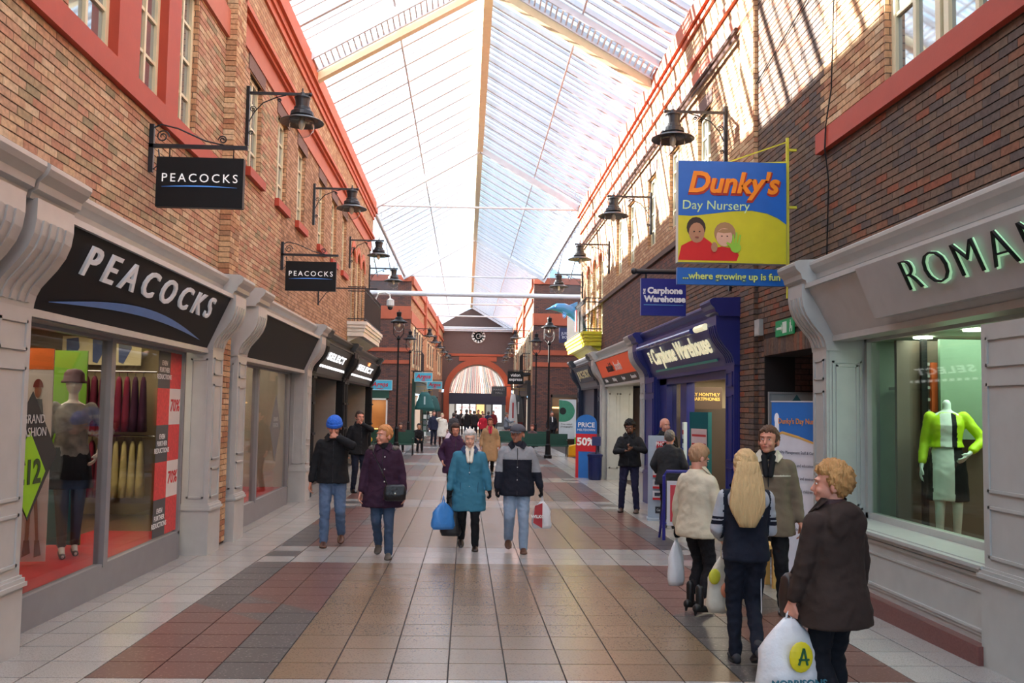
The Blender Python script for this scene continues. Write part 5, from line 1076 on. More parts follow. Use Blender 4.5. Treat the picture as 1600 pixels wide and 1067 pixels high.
# right junction window with the eye poster
ew = thing('shop_window', 'dark framed opticians window in the right junction wall', 'window', (4.6, 48, -.25)); f = MB(); f.box((0, -.05, 0), (.07, .05, 2.75)); f.box((1.53, -.05, 0), (1.6, .05, 2.75)); f.box((0, -.05, 2.6), (1.6, .05, 2.75)); f.build('frame', c8(70, 60, 52), ew)
MB().box((-.2, 1.2, 0), (1.8, 1.25, 2.8)).build('back_panel', c8(86, 66, 54), ew); MB().box((.1, .9, 2.0), (.9, .95, 2.08)).build('strip_light', mat('orange_strip', (1, .55, .2), .5, emit=3), ew)
area('shop_light_k', (5.3, 48.7, 2.4), 1.2, .6, 12, (1, .85, .6))
ep, L, H = board('eye_poster', 'white poster with a huge green eye in the right junction window', 'poster', (5.05, 48.02), (5.98, 48.02), .12, 2.25, c8(206, 214, 216, .5)); EG = mat('iris_print', srgb(60, 140, 110), .5, var=.45, scale=30)
decal(ep, L, H, [(([(0, .98)]+[(max(0, min(1, p[0])), p[1]) for p in circ(.3, .7, .62, .27, 24, PI/2, -PI/2)]+[(0, .43)]), EG), (circ(.22, .7, .2, .09), c8(20, 30, 28))]); text('poster_text', 'Free retinal\nphotography', .13, c8(40, 50, 50), ep, (L*.45, -.02, H*.34), ext=.001)
gw = thing('advert_board', 'small white and green advert board beside the eye poster', 'board', (6.0, 47.0, fz(48))); MB().box((-.22, -.02, .05), (.22, .02, 1.2)).build('panel', c8(226, 228, 226), gw); MB().box((-.22, -.025, .05), (.22, -.02, .45)).build('green_panel', c8(90, 190, 50), gw); MB().ell((0, -.025, .85), (.1, .006, .12), 12, 8).build('emblem', BLACK, gw)
# ------------------------------------------------------------------ pavement signs on the right
pw = thing('promotion_board', 'tall rounded blue and red half-price board by the navy corner shop', 'sign', (3.45, 25.3, fz(24)), -.25); MB().prism([(-.3, 0, 0), (.3, 0, 0), (.3, 0, 1.55)]+[(.3*math.cos(PI*k/10), 0, 1.55+.25*math.sin(PI*k/10)) for k in range(1, 10)]+[(-.3, 0, 1.55)], (0, .05, 0)).build('panel', c8(36, 110, 190, .4), pw)
MB().box((-.3, -.01, .75), (.3, 0, 1.25)).build('red_panel', c8(204, 30, 44, .4), pw); MB().box((-.3, -.01, 0), (-.22, 0, .75)).build('red_panel', c8(204, 30, 44, .4), pw); text('sign_lettering', 'PRICE', .19, c8(236, 240, 246), pw, (0, -.02, 1.5), off=.002); text('sign_lettering', 'MELTDOWN', .09, c8(236, 240, 246), pw, (0, -.02, 1.36)); text('sign_lettering', '50%', .3, c8(240, 240, 244), pw, (-.02, -.02, 1.02), off=.01)
lb_ = thing('litter_bin', 'squat dark blue bin standing in front of the half-price board', 'bin', (3.62, 24.7, fz(24))); MB().lathe([(.17, 0), (.19, .1), (.2, .62), (.22, .66), (.22, .7), (.18, .72)], n=18).build('body', c8(22, 34, 84, .3), lb_); MB().lathe([(.18, .72), (.1, .76), (0, .77)], n=18).build('lid', c8(16, 24, 60, .3), lb_); MB().box((-.12, -.22, .95), (.12, -.18, 1.2)).build('notice', c8(30, 40, 90), lb_); MB().tube([(0, -.16, .7), (0, -.2, .96)], .012).build('notice_stem', IRON, lb_)
ph = thing('leaflet_stand', 'grey upright leaflet stand headed phone box with red-edged cards', 'stand', (3.50, 15.9, fz(15)), -.15); ph.scale = (.8, 1, 1)
MB().box((-.26, -.05, 0), (.3, .05, 1.5)).build('panel', c8(168, 180, 194, .4), ph); MB().box((-.08, -.06, 1.18), (.22, -.05, 1.4)).build('red_panel', c8(190, 34, 44), ph); text('sign_lettering', 'PHONE\nBOX', .1, c8(240, 236, 236), ph, (.07, -.065, 1.3), off=.002)
for k in range(4): MB().box((-.16, -.09, .36+k*.2), (.14, -.05, .52+k*.2)).build('leaflet', c8(214, 214, 220), ph); MB().box((-.16, -.095, .36+k*.2), (.14, -.09, .4+k*.2)).build('leaflet_strip', c8(196, 40, 48), ph); MB().box((-.12, -.095, .43+k*.2), (.0, -.09, .49+k*.2)).build('leaflet_picture', c8(60, 64, 80), ph)
MB().box((-.1, -.06, .12), (.2, -.05, .24)).build('label_panel', c8(30, 32, 40), ph); text('sign_lettering', 'Carphone', .06, c8(230, 230, 230), ph, (.05, -.065, .18)); MB().box((-.28, -.2, 0), (.32, .2, .04)).build('base', c8(168, 180, 194, .4), ph)
ab = thing('pavement_sign', 'white framed pavement sign with a red panel inside a blue tubular stand', 'sign', (3.32, 13.2, fz(13.2)), -.2); f = MB(); f.tube([(-.34, 0, 0), (-.34, 0, .95), (-.3, 0, 1.02), (.3, 0, 1.02), (.34, 0, .95), (.34, 0, 0)], .025, 8); f.tube([(-.34, 0, .25), (.34, 0, .25)], .018); f.tube([(-.34, .0, .6), (-.4, .3, 0)], .02); f.tube([(.34, .0, .6), (.4, .3, 0)], .02); f.build('tube_frame', c8(50, 50, 140, .3), ab)
MB().box((-.3, -.03, .22), (.3, .0, .88)).build('panel', c8(214, 212, 216, .4), ab); MB().box((-.25, -.04, .28), (.25, -.03, .82)).build('red_panel', c8(206, 60, 70, .4), ab)
yf = thing('stool', 'low wooden stool base glimpsed behind the walking girl', 'stool', (3.15, 9.6, fz(9.6))); 
for x, y in ((-.18, -.12), (.18, -.12), (-.18, .12), (.18, .12)): MB().box((x-.025, y-.025, 0), (x+.025, y+.025, .42)).build('leg', c8(206, 160, 90), yf)
MB().box((-.22, -.16, .42), (.22, .16, .46)).build('seat', c8(216, 172, 104), yf)
# ------------------------------------------------------------------ people
def ik(a, c, l1, l2, hint):
    a, c = Vector(a), Vector(c); d = c-a; L = min(d.length, (l1+l2)*.995); d.normalize(); c = a+d*L
    x = (l1*l1-l2*l2+L*L)/(2*L); h = math.sqrt(max(l1*l1-x*x, 0)); hn = Vector(hint); hn = (hn-d*hn.dot(d)).normalized()
    return a+d*x+hn*h, c
def hand(mb, w, d, n, k, curl=.5, side=1, r=.0085):
    w, d, n = Vector(w), Vector(d).normalized(), Vector(n); n = (n-d*n.dot(d)).normalized(); s = d.cross(n)*side
    for o_ in (-.022, -.007, .008, .022): mb.cap(w+s*o_*.6*k, w+d*.085*k+s*o_*1.15*k, .015*k, .0125*k, 8)
    for o_, ln in ((-.031, .058), (-.011, .074), (.010, .078), (.030, .068)):
        p = w+d*.088*k+s*o_*k; q = p+(d*math.cos(curl*.9)+n*math.sin(curl*.9))*ln*.5*k; e = q+(d*math.cos(curl*2.2)+n*math.sin(curl*2.2))*ln*.5*k
        mb.cap(p, q, r*k*1.05, r*k, 8); mb.cap(q, e, r*k, r*k*.85, 8)
    p = w+d*.03*k+s*.028*k; q = p+(s*.55+d*.75+n*.25).normalized()*.042*k; e = q+(d*.9+n*.4-s*.05).normalized()*.034*k
    mb.cap(p, q, .014*k, .0105*k, 8); mb.cap(q, e, .0105*k, .009*k, 8)
def ring(cx_, cy_, z, rx, ry, n=20, p=2.3): return [Vector((cx_+rx*math.copysign(abs(math.cos(2*PI*i/n))**(2/p), math.cos(2*PI*i/n)), cy_+ry*math.copysign(abs(math.sin(2*PI*i/n))**(2/p), math.sin(2*PI*i/n)), z)) for i in range(n)]
SKN = {'pale': c8(222, 170, 146, .5, var=.06), 'pink': c8(214, 150, 128, .5, var=.08), 'ruddy': c8(198, 132, 108, .5, var=.05), 'brown': c8(112, 72, 54, .5, var=.08), 'tan': c8(190, 138, 110, .5, var=.08)}
EYEW = c8(226, 220, 214, .25); EYED = c8(44, 34, 30, .2); LIP = c8(164, 84, 78, .5)
def hairmat(r, g, b): return c8(r, g, b, .6, bump=.9, bscale=60, var=.3, scale=30, stretch=(1, 1, .15), spec=.35)
def person(label, x, y, rz, H, top, legs, shoe, skin='pink', hair=('short', (90, 70, 50)), hem=.82, bulk=1., flare=1., feet=None, hands=(None, None), yaw=0, pitch=0, lean=(0, 0),
           vox=.013, zone=None, gloves=None, hat=None, collar=None, sit=0, curl=(.5, .5), legr=1., far=False, group=None, elbow=((-.5, 1, 0), (.5, 1, 0)), scarf=None, hood=None, sleeve=None, boot=0, palm=None, loc_z=None):
    z0 = fz(y) if loc_z is None else loc_z; k = H/1.7; root = thing('person', label, 'person', (x, y, z0), rz, group)
    V = lambda a: Vector(a)*k
    dz = -.43 if sit else 0
    hz = .9+dz; lx, ly = lean
    up = lambda X, Y, Z: Vector(((X+lx*(Z-.9))*k, (Y+ly*(Z-.9))*k, (Z+dz)*k))   # upper body with lean
    sh = [up(-.162*bulk**.5, .0, 1.362), up(.162*bulk**.5, .0, 1.362)]
    el, wr = [], []
    for i in (0, 1):
        s = -1 if i == 0 else 1; t = hands[i]
        t = Vector(t)*k if t is not None else up(s*.255*bulk, -.06, .86)
        e, w = ik(sh[i], t, .285*k, .25*k, elbow[i]); el.append(e); wr.append(w)
    hips = [V((-.088, 0, hz)), V((.088, 0, hz))]
    if feet is None: feet = ((-.1, 0, 0), (.1, 0, 0)) if not sit else ((-.11, -.46, 0), (.11, -.42, 0))
    kn, an = [], []
    for i in (0, 1):
        f = feet[i]; a = V((f[0], f[1]+.03, f[2]+.085)); kk, a = ik(hips[i], a, .425*k, .405*k, (0, -1, .15)); kn.append(kk); an.append(a)
    # head
    hc = up(0, -.02, 1.588); R = Matrix.Rotation(yaw, 3, 'Z') @ Matrix.Rotation(-pitch, 3, 'X')
    hk = 1.12; hd = lambda p: hc+R @ (Vector(p)*k*hk)
    b = MB(); ek = lambda c, r: b.ell(hd(c), [q*k*hk for q in r], 16, 10, rot=R)
    ek((0, .012, .03), (.074, .092, .088)); ek((0, -.026, -.025), (.060, .064, .078)); ek((0, -.062, -.085), (.030, .030, .022)); ek((0, -.085, -.056), (.022, .012, .012))
    b.cap(hd((0, -.088, .008)), hd((0, -.106, -.03)), .009*k, .015*k, 8); ek((0, -.078, .028), (.05, .016, .012)); ek((-.034, -.068, -.032), (.02, .02, .02)); ek((.034, -.068, -.032), (.02, .02, .02))
    for s in (-1, 1): ek((s*.078, .012, -.012), (.01, .022, .031))
    b.cap(hd((0, .01, -.04)), up(0, .0, 1.40), .053*k, .06*k, 14)
    b.loft([ring(up(0, 0, z).x, up(0, 0, z).y, (z+dz)*k, rx*k, ry*k, 16) for z, rx, ry in ((.86, .12, .08), (1.0, .12, .08), (1.2, .14, .09), (1.36, .14, .07), (1.42, .07, .05))])
    for i in (0, 1):
        b.cap(sh[i], el[i], .045*k, .035*k); b.cap(el[i], wr[i], .035*k, .024*k); b.cap(hips[i], kn[i], .07*k, .045*k); b.cap(kn[i], an[i], .042*k, .03*k)
    hdir = []
    hb = b if not gloves else MB()
    for i in (0, 1):
        d = (wr[i]-el[i]).normalized(); s = 1 if i == 0 else -1; n = Vector(palm[i]) if palm and palm[i] else Vector((s, -.15, 0)); hdir.append(d)
        hand(hb, wr[i], d, n, k*1.0, curl[i], side=-s)
    bv = vox*.62 if not far else vox
    link('body', remesh(b, 'body', SKN[skin], bv, 2), root)
    if gloves:
        for i in (0, 1): hb.cap(wr[i]-hdir[i]*.05*k, wr[i]+hdir[i]*.02*k, .033*k, .03*k)
        link('gloves', remesh(hb, 'gloves', gloves, bv, 2), root)
    # coat or jacket
    j = MB(); B = bulk; prof = [(1.475, .066, .066, .01), (1.45, .08, .074, .01), (1.425, .108, .085, .008), (1.395, .145, .10, .004), (1.35, .168, .115, 0), (1.27, .178, .128, -.005), (1.12, .172, .13, -.008), (1.0, .176, .133, -.004)]
    zl = 1.0
    while zl-.08 > hem+.02: zl -= .08; t = (1.0-zl); prof.append((zl, (.18+.03*min(t*5, 1))*(1+(flare-1)*t*1.6), (.135+.02*min(t*5, 1))*(1+(flare-1)*t*1.6), 0))
    t = 1.0-hem; prof.append((hem, (.18+.03*min(t*5, 1))*(1+(flare-1)*t*1.6)*(.97 if flare <= 1 else 1), (.135+.02*min(t*5, 1))*(1+(flare-1)*t*1.6)*.98, 0))
    if sit: prof = [q for q in prof if q[0] > .86]
    j.loft([ring(up(0, 0, z).x, up(0, 0, z).y+cy_*k, (z+dz)*k, rx*B*k, ry*B*k, 24, 2.5) for z, rx, ry, cy_ in prof])
    sr = .5+.5*B
    for i in (0, 1):
        d = (wr[i]-el[i]).normalized(); j.cap(sh[i]+Vector((0, 0, -.012*k)), el[i], .068*k*sr, .058*k*sr, 14); j.cap(el[i], wr[i]-d*.035*k, .057*k*sr, .044*k*sr, 14)
        if sleeve: j.cap(wr[i]-d*.05*k, wr[i]-d*.03*k, .05*k, .05*k, 12)
    if hood: j.ell(up(0, .085, 1.42), (.135*k, .075*k, .07*k)); j.ell(up(-.06, .11, 1.34), (.11*k, .05*k, .10*k)); j.ell(up(.06, .11, 1.34), (.11*k, .05*k, .10*k))
    mats = top if isinstance(top, (list, tuple)) else [top]
    jm = link('jacket' if hem > .7 else 'coat', remesh(j, 'coat', list(mats), vox, 4, fold=(.006 if not far else .012), zone=(lambda c: zone(Vector((c.x/k, c.y/k, c.z/k-dz)))) if zone else None), root)
    if not far:
        p = [up(0, -.136*B, z) for z in (1.40, 1.27, 1.12, 1.0)]
        p[0] = up(0, -.098*B, 1.405)
        e = up(0, -(.135+.02)*B*(1+(flare-1)*(1-hem)*1.6), hem+.02); p.append(e)
        MB().tube([v+Vector((0, .004*k, 0)) for v in p], .006*k, 5).build('front_seam', c8(40, 40, 46, .4), jm)
        if top is not None and collar != 'none':
            c = MB()
            for s in (-1, 1): c.prism([up(s*.012, -.075, 1.425), up(s*.075, -.03, 1.50), up(s*.085, .03, 1.50), up(s*.13, -.02, 1.44), up(s*.085, -.115*B, 1.39)], up(0, -.01, .906)-up(0, 0, .9))
            c.build('collar', collar or mats[0], jm)
    # trousers
    t_ = MB(); t_.ell(V((0, 0, hz+.02)), (.155*k*min(B, 1.12), .12*k*min(B, 1.15), .13*k), 18, 10)
    for i in (0, 1):
        d = (an[i]-kn[i]).normalized(); t_.cap(hips[i], kn[i], .094*k*legr, .068*k*legr, 16); t_.cap(kn[i], an[i]+d*(.01-boot)*k, .066*k*legr, .056*k*legr, 14)
    link('trousers', remesh(t_, 'trousers', legs, vox, 4, fold=.008, fs=(9, 9, 13)), root)
    # shoes
    for i in (0, 1):
        f = feet[i]; a = an[i]; sp = min(f[2]*4.2, .9) if f[2] > .02 else 0; Rf = Matrix.Rotation(sp, 3, 'X'); m = MB(); rings = []
        for (yy, w, h0, h1) in ((.075, .022, .012, .05), (.065, .034, 0, .075), (.02, .038, 0, .10), (-.04, .037, 0, .085), (-.09, .045, 0, .062), (-.14, .047, 0, .05), (-.175, .04, .004, .04), (-.20, .02, .01, .028)):
            rings.append([a+Rf @ (Vector((w*math.cos(2*PI*q/12), yy, -.085+(h0+h1)/2+(h1-h0)/2*math.sin(2*PI*q/12)))*k) for q in range(12)])
        m.loft(rings); m.cap(a+Vector((0, 0, -.02*k)), a+Vector((0, 0, (.03+boot)*k)), .042*k, .045*k, 12)
        so_ = m.build('shoe', shoe, root, smooth=True)
        if not far and not boot:
            sl_ = MB(); sl_.loft([[a+Rf @ (Vector((w*math.cos(2*PI*q/12), yy, zz))*k) for q, w, yy in [(q, .05, -.055+.125*math.sin(2*PI*q/12)) for q in range(12)]] for zz in (-.088, -.07)]); sl_.build('sole', c8(34, 30, 30, .7), so_)
    # hair or hat
    st, hcol = hair; hm = hairmat(*hcol)
    if st != 'bald' or hat:
        n1, n2 = (44, 30) if not far else (24, 14); rnd = random.Random(int(H*1000)+int(x*31)); hv = MB(); rings = []
        vol = {'short': 1.0, 'crop': .96, 'curly': 1.1, 'bob': 1.06, 'long': 1.04, 'bald': .95}[st]
        for q in range(n2+1):
            th = PI*q/n2; rr = max(math.sin(th), .02); rg_ = []
            for p in range(n1):
                a = 2*PI*p/n1; u = Vector((rr*math.cos(a), rr*math.sin(a), -math.cos(th)))
                nse = 1+(.035 if st != 'curly' else .07)*math.sin(a*7+q*1.3)*rr+rnd.uniform(-.012, .012)
                nse += (.16 if st == 'curly' else .06)*noise.noise((u.x*5+H*9, u.y*5, u.z*(5 if st == 'curly' else 2.2)))+(.07 if st == 'curly' else .03)*noise.noise((u.x*14, u.y*14+H, u.z*(14 if st == 'curly' else 4)))
                P = Vector((u.x*.085, u.y*.106, u.z*.104))*vol*nse+Vector((0, .014, .034))
                low = {'short': -.035, 'crop': -.03, 'curly': -.05, 'bob': -.085, 'long': -.09, 'bald': 0}[st]
                if (P.y < -.035 and P.z < .075) or (P.y < .0 and P.z < .0 and st not in ('bob', 'long')) or P.z < low-(.04 if P.y > .03 else 0): P = Vector((u.x*.05, u.y*.06+.01, u.z*.07))
                rg_.append(hd(P))
            rings.append(rg_)
        if not hat or st in ('bob', 'curly', 'long', 'short'): hv.loft(rings).build('hair', hm, root, smooth=True)
        if st == 'long':
            L_ = MB(); rings = []
            for q in range(14):
                t = q/13; z = .06-t*.52; w = .085+.055*math.sin(min(t*1.6, 1)*PI*.5)-.28*max(0, t-.72); yy = .10+.10*math.sin(t*PI*.55)
                rings.append([hd((0, 0, 0))+V((w*math.cos(2*PI*p/26)*(1+.04*math.sin(p*5+q*.2)+.03*math.sin(p*11+q*.1))+.02*t, yy+.035*math.sin(2*PI*p/26)*(1+.25*math.sin(p*3+q*.25)+.2*math.sin(p*8.3)), z)) for p in range(26)])
            L_.loft(rings).build('hair_length', hm, root, smooth=True)
    if hat:
        kind, hmat = hat; h = MB(); rings = []
        for q in range(11):
            th = PI*.5*q/10; rr = math.cos(th)
            rings.append([hd((.095*rr*math.cos(2*PI*p/24)*(1+.02*math.sin(p*6)), .114*rr*math.sin(2*PI*p/24)+.014, .045+(.10 if kind == 'beanie' else .085)*math.sin(th))) for p in range(24)])
        rings.insert(0, [hd((.093*math.cos(2*PI*p/24), .11*math.sin(2*PI*p/24)+.012, .012 if kind == 'beanie' else .03)) for p in range(24)])
        ho = h.loft(rings).build('beanie' if kind == 'beanie' else 'cap', hmat, root, smooth=True)
        if kind == 'beanie':
            MB().loft([[hd((r_*math.cos(2*PI*p/24), (r_+.018)*math.sin(2*PI*p/24)+.012, z)) for p in range(24)] for r_, z in ((.096, .008), (.1, .02), (.1, .045), (.096, .055))]).build('turn_up', hmat, ho, smooth=True)
        else:
            v = MB(); n = 10; pts = [(.075*math.cos(PI+PI*q/n), -.085+.085*math.sin(PI+PI*q/n), .03-.012) for q in range(n+1)]; v.prism([hd(p) for p in pts]+[hd((.06, -.05, .05)), hd((-.06, -.05, .05))], R @ Vector((0, 0, -.008))); v.build('peak', hmat, ho)
    # face
    if not far or H > 2:
        for s in (-1, 1):
            MB().ell(hd((s*.030, -.0835, .006)), (.0125*k, .007*k, .007*k), 10, 6, rot=R).build('eye', EYEW, root, smooth=True); MB().ell(hd((s*.030, -.0895, .006)), (.006*k, .003*k, .006*k), 8, 5, rot=R).build('iris', EYED, root)
            MB().bar(hd((s*.014, -.094, .027)), hd((s*.046, -.083, .029)), .006*k, .005*k).build('eyebrow', hairmat(*[int(c*.75) for c in hcol]), root)
        MB().ell(hd((0, -.0955, -.056)), (.021*k, .004*k, .005*k), 10, 6, rot=R).build('mouth', LIP, root, smooth=True)
    if scarf:
        s_ = MB(); s_.lathe([(.06*k, 1.40*k), (.085*k, 1.41*k), (.09*k, 1.44*k), (.08*k, 1.49*k), (.062*k, 1.50*k)], (up(0, 0, 1.45).x, up(0, 0, 1.45).y-.005*k, dz*k), 18)
        if len(scarf) > 1:
            for s in (-1, 1): s_.cap(up(s*.04, -.09, 1.44), up(s*.02, -.15*B, 1.28), .03*k, .025*k, 8)
        s_.build('scarf', scarf[0], root, smooth=True)
    bpy.context.view_layer.update()
    M = Matrix.Translation((x, y, z0)) @ Matrix.Rotation(rz, 4, 'Z')
    return root, [M @ (wr[i]+hdir[i]*.08*k) for i in (0, 1)], up, M
JEAN = cloth(92, 112, 142, bscale=20); JEAND = cloth(64, 82, 108, bscale=20); JEANL = cloth(140, 158, 182, bscale=20); BLK = cloth(32, 32, 35); BLKT = cloth(24, 24, 28); NVY = cloth(34, 38, 54)
BROWNL = c8(92, 58, 42, .4); DSH = c8(34, 28, 28, .35)
def carrier(label, p, w, h, m, group=None, wide=1.25, depth=.12, rz=0, hl=.16):
    o = thing('shopping_bag', label, 'bag', (p.x, p.y, p.z), rz, group); n = 18; mb = MB(); rings = []
    for q in range(9):
        t = q/8; ww = w*(.16+.84*min(1, t*2.6)**.8)*(1 if t < .5 else 1+(wide-1)*(t-.5)); dd = depth*(.25+.75*min(1, t*1.5)); 
        if q == 8: ww *= .82; dd *= .7
        rings.append([Vector((ww/2*math.cos(2*PI*i/n)*(1+.05*math.sin(i*3+q)), dd/2*math.sin(2*PI*i/n)*(1+.16*math.sin(i*4+q*.8)), -hl-h*t)) for i in range(n)])
    mb.loft(rings).build('body', m, o, smooth=True)
    for s in (-1, 1): MB().tube([(s*w*.07, s*.01, -hl-.01), (s*w*.05, s*.015, -hl*.5), (0, 0, 0), (s*w*.02, -s*.01, -hl*.5), (s*w*.03, -s*.012, -hl-.01)], .006, 6).build('handle', m, o)
    return o
PLW = mat('white_plastic', srgb(222, 222, 226), .35, var=.06, bump=.4, bscale=18); PLB = mat('blue_plastic', srgb(60, 132, 206), .3, var=.15, bump=.5, bscale=16)
# the man in the blue hat
person('man in black jacket, jeans and bright blue knitted hat rubbing his face', -1.8, 12.3, .1, 1.73, BLK, JEAN, BROWNL, 'ruddy', ('crop', (110, 90, 70)), hem=.84, bulk=1.12, feet=((-.1, -.1, 0), (.12, .14, .07)),
       hands=((-.30, -.05, .80), (.05, -.17, 1.46)), elbow=((-.5, 1, 0), (1, -.1, -.6)), pitch=-.28, yaw=-.05, hat=('beanie', c8(44, 110, 222, .8, bump=.8, bscale=50)), curl=(.6, 1.3), palm=(None, (-.6, .8, 0)), legr=1.05)
# woman in purple
FUR = c8(110, 104, 100, .9, bump=1, bscale=50, var=.4, scale=40)
r_, wv, up, M = person('woman in dark purple coat with grey fur collar looking aside, black bag at her hip', -1.03, 11.35, 0, 1.63, cloth(56, 34, 54), JEAND, c8(84, 78, 72, .6), 'pink', ('short', (206, 142, 88)), hem=.66, bulk=1.14, flare=1.28, feet=((-.06, .16, .08), (.1, -.12, 0)),
       hands=((-.29, -.1, .80), (.29, -.08, .80)), yaw=-.75, pitch=.05, scarf=(BLKT,))
fc = MB()
for q in range(14):
    a = -PI*.15+PI*1.3*q/13; fc.ell(up(.16*math.cos(a), .02+.10*math.sin(a), 1.425), (.05, .05, .035), 10, 6)
link('fur_collar', remesh(fc, 'fur_collar', FUR, .012, 2), r_)
for z in (1.32, 1.16, 1.0, .84):
    MB().ell(up(.03, -.162-.03*(1.3-z), z), (.009, .004, .009), 8, 5).build('button', c8(210, 206, 200, .3), r_)
def handbag(label, p, rz, w, h, m, strap):
    o = thing('handbag', label, 'bag', p, rz); mb = MB(); mb.loft([ring(0, 0, z, w/2*s, .05*s2, 20, 4) for z, s, s2 in ((-h/2, .8, .6), (-h/2+.02, 1, 1), (0, 1.05, 1.15), (h/2-.03, .95, .9), (h/2, .8, .3))]).build('body', m, o, smooth=True)
    MB().prism([(-w*.42, -.055, h*.42), (w*.42, -.055, h*.42), (w*.38, -.064, -h*.1), (-w*.38, -.064, -h*.1)], (0, .006, 0)).build('flap', m, o); MB().ell((0, -.067, -h*.02), (.012, .004, .012), 8, 5).build('clasp', c8(200, 196, 180, .2, metal=.8), o)
    MB().tube(strap, .008, 6).build('strap', m, o); return o
LEA = c8(26, 26, 30, .35, bump=.4, bscale=30)
handbag('black crossbody handbag worn against the purple coat', (-.86, 11.1, fz(11.3)+.83), .15, .27, .2, LEA, [(-.1, 0, .1), (-.16, -.05, .25), (-.28, -.02, .5), (-.27, .12, .62), (-.15, .3, .64)])
# the elderly couple
r_, wt, up, M = person('white-haired elderly woman in teal coat and cream scarf walking hand in hand', .06, 12.1, .03, 1.58, cloth(62, 122, 148, bump=.3), BLKT, DSH, 'pale', ('bob', (214, 212, 208)), hem=.56, bulk=1.16, flare=1.05, feet=((-.1, .14, .07), (.1, -.1, 0)),
       hands=((-.30, -.12, .80), (.30, -.1, .84)), gloves=BLKT, scarf=(c8(232, 226, 212, .8, bump=.5, bscale=40), 1), collar=c8(30, 60, 100, .7), curl=(1.2, 1.2))
for z in (1.12, .92): MB().ell(up(.0, -.165, z), (.01, .004, .01), 8, 5).build('button', c8(190, 200, 210, .3), r_)
for s in (-1, 1): MB().tube([up(s*.13, -.145, .98), up(s*.12, -.16, .82)], .004, 5).build('pocket_welt', c8(30, 80, 110, .7), r_)
carrier('bright blue plastic shopping bag held by the elderly woman', wt[0]+Vector((-.06, 0, .0)), .30, .36, PLB, rz=.3, hl=.08)
o = carrier('black shopping bag hanging behind the blue plastic one', wt[0]+Vector((.04, .1, 0)), .26, .44, mat('black_plastic', srgb(30, 30, 34), .3, bump=.4, bscale=16), rz=-.1, hl=.1)
def zcap(c):
    if c.z > 1.24+.5*abs(c.x)*0 and abs(c.x) < .2: return 1 if c.z > 1.25 else 0
    if abs(c.x) >= .2: return 1 if c.z > 1.08 else 0
    return 0
r_, wc, up, M = person('elderly man in flat cap-style peaked hat, grey and navy jacket, pale jeans', .70, 11.95, -.03, 1.67, [cloth(30, 32, 44), cloth(150, 152, 158)], JEANL, BROWNL, 'ruddy', ('crop', (150, 146, 140)), hem=.76, bulk=1.22, flare=1.0, feet=((-.1, .14, .08), (.1, -.12, 0)),
       hands=((-.27, -.1, .84), (.33, -.06, .84)), gloves=BLKT, hat=('cap', cloth(92, 92, 100)), yaw=-.35, pitch=.06, zone=zcap, collar=cloth(30, 32, 44), scarf=(c8(30, 34, 50, .8),), legr=1.12, curl=(1.2, 1.3))
for z in (1.15, .98, .82): MB().ell(up(.0, -.175, z), (.008, .004, .008), 8, 5).build('button', c8(190, 190, 196, .3), r_)
gl = r_
b_ = carrier('white and dark red shopping bag carried by the man in the cap', wc[1], .24, .36, PLW, rz=0, hl=.08)
rp = MB().prism([(-.10, -.075, -.14), (.0, -.078, -.10), (.0, -.085, -.43), (-.12, -.08, -.36)], (0, .006, 0)).build('red_print', c8(166, 26, 34, .4), b_); text('bag_lettering', 'WILKO', .055, c8(236, 230, 230), b_, (-.06, -.09, -.28), off=.002)
# further walkers
person('woman in dark purple coat with brown bob walking behind the elderly pair', -.2, 17.6, .1, 1.6, cloth(66, 42, 70), BLKT, DSH, 'pink', ('bob', (76, 54, 46)), hem=.7, bulk=1.2, flare=1.1, pitch=-.15, vox=.018, hands=((-.27, -.1, .95), (.27, -.1, .95)))
person('woman in long camel coat with a red scarf further up the mall', .72, 26, 0, 1.62, cloth(176, 142, 106), BLKT, DSH, 'ruddy', ('short', (110, 60, 44)), hem=.42, bulk=1.1, flare=1.15, vox=.02, scarf=(c8(190, 40, 70, .8), 1), feet=((-.08, -.1, 0), (.08, .1, .04)))
person('man in dark jacket holding a phone to his mouth by the black shopfronts', -2.4, 20.2, .5, 1.8, BLK, NVY, DSH, 'pink', ('crop', (70, 56, 48)), hem=.8, bulk=1.1, vox=.018, hands=(None, (-.02, -.18, 1.46)), elbow=((-.5, 1, 0), (1, 0, -.6)), curl=(.5, 1.2))
# by the phone shop
r_, wp, up, M = person('bearded young man in black padded jacket looking down at a phone', 3.16, 17.0, -.35, 1.73, cloth(34, 34, 38), cloth(40, 40, 66), c8(84, 62, 52, .6), 'brown', ('curly', (26, 22, 22)), hem=.86, bulk=1.12, vox=.014, feet=((-.16, 0, 0), (.14, -.04, 0)),
       hands=((-.03, -.30, 1.16), (.10, -.30, 1.22)), elbow=((-1, .2, -.6), (1, .2, -.6)), pitch=-.25, yaw=-.1, curl=(1, 1), palm=((0, 0, 1), (0, 0, 1)))
hc_ = MB(); hc_.ell(up(0, -.075, 1.50), (.045, .03, .035)); hc_.build('beard', hairmat(24, 20, 20), r_, smooth=True)
pz = (wp[0]+wp[1])/2; phn = thing('mobile_phone', 'small black phone held up by the bearded man', 'phone', (pz.x, pz.y, pz.z+.03), -.3); MB().box((-.035, -.006, -.06), (.035, .006, .07)).build('body', BLACK, phn); MB().box((-.03, .006, -.05), (.03, .0075, .06)).build('screen', mat('phone_screen', (.5, .6, .7), .2, emit=.8), phn)
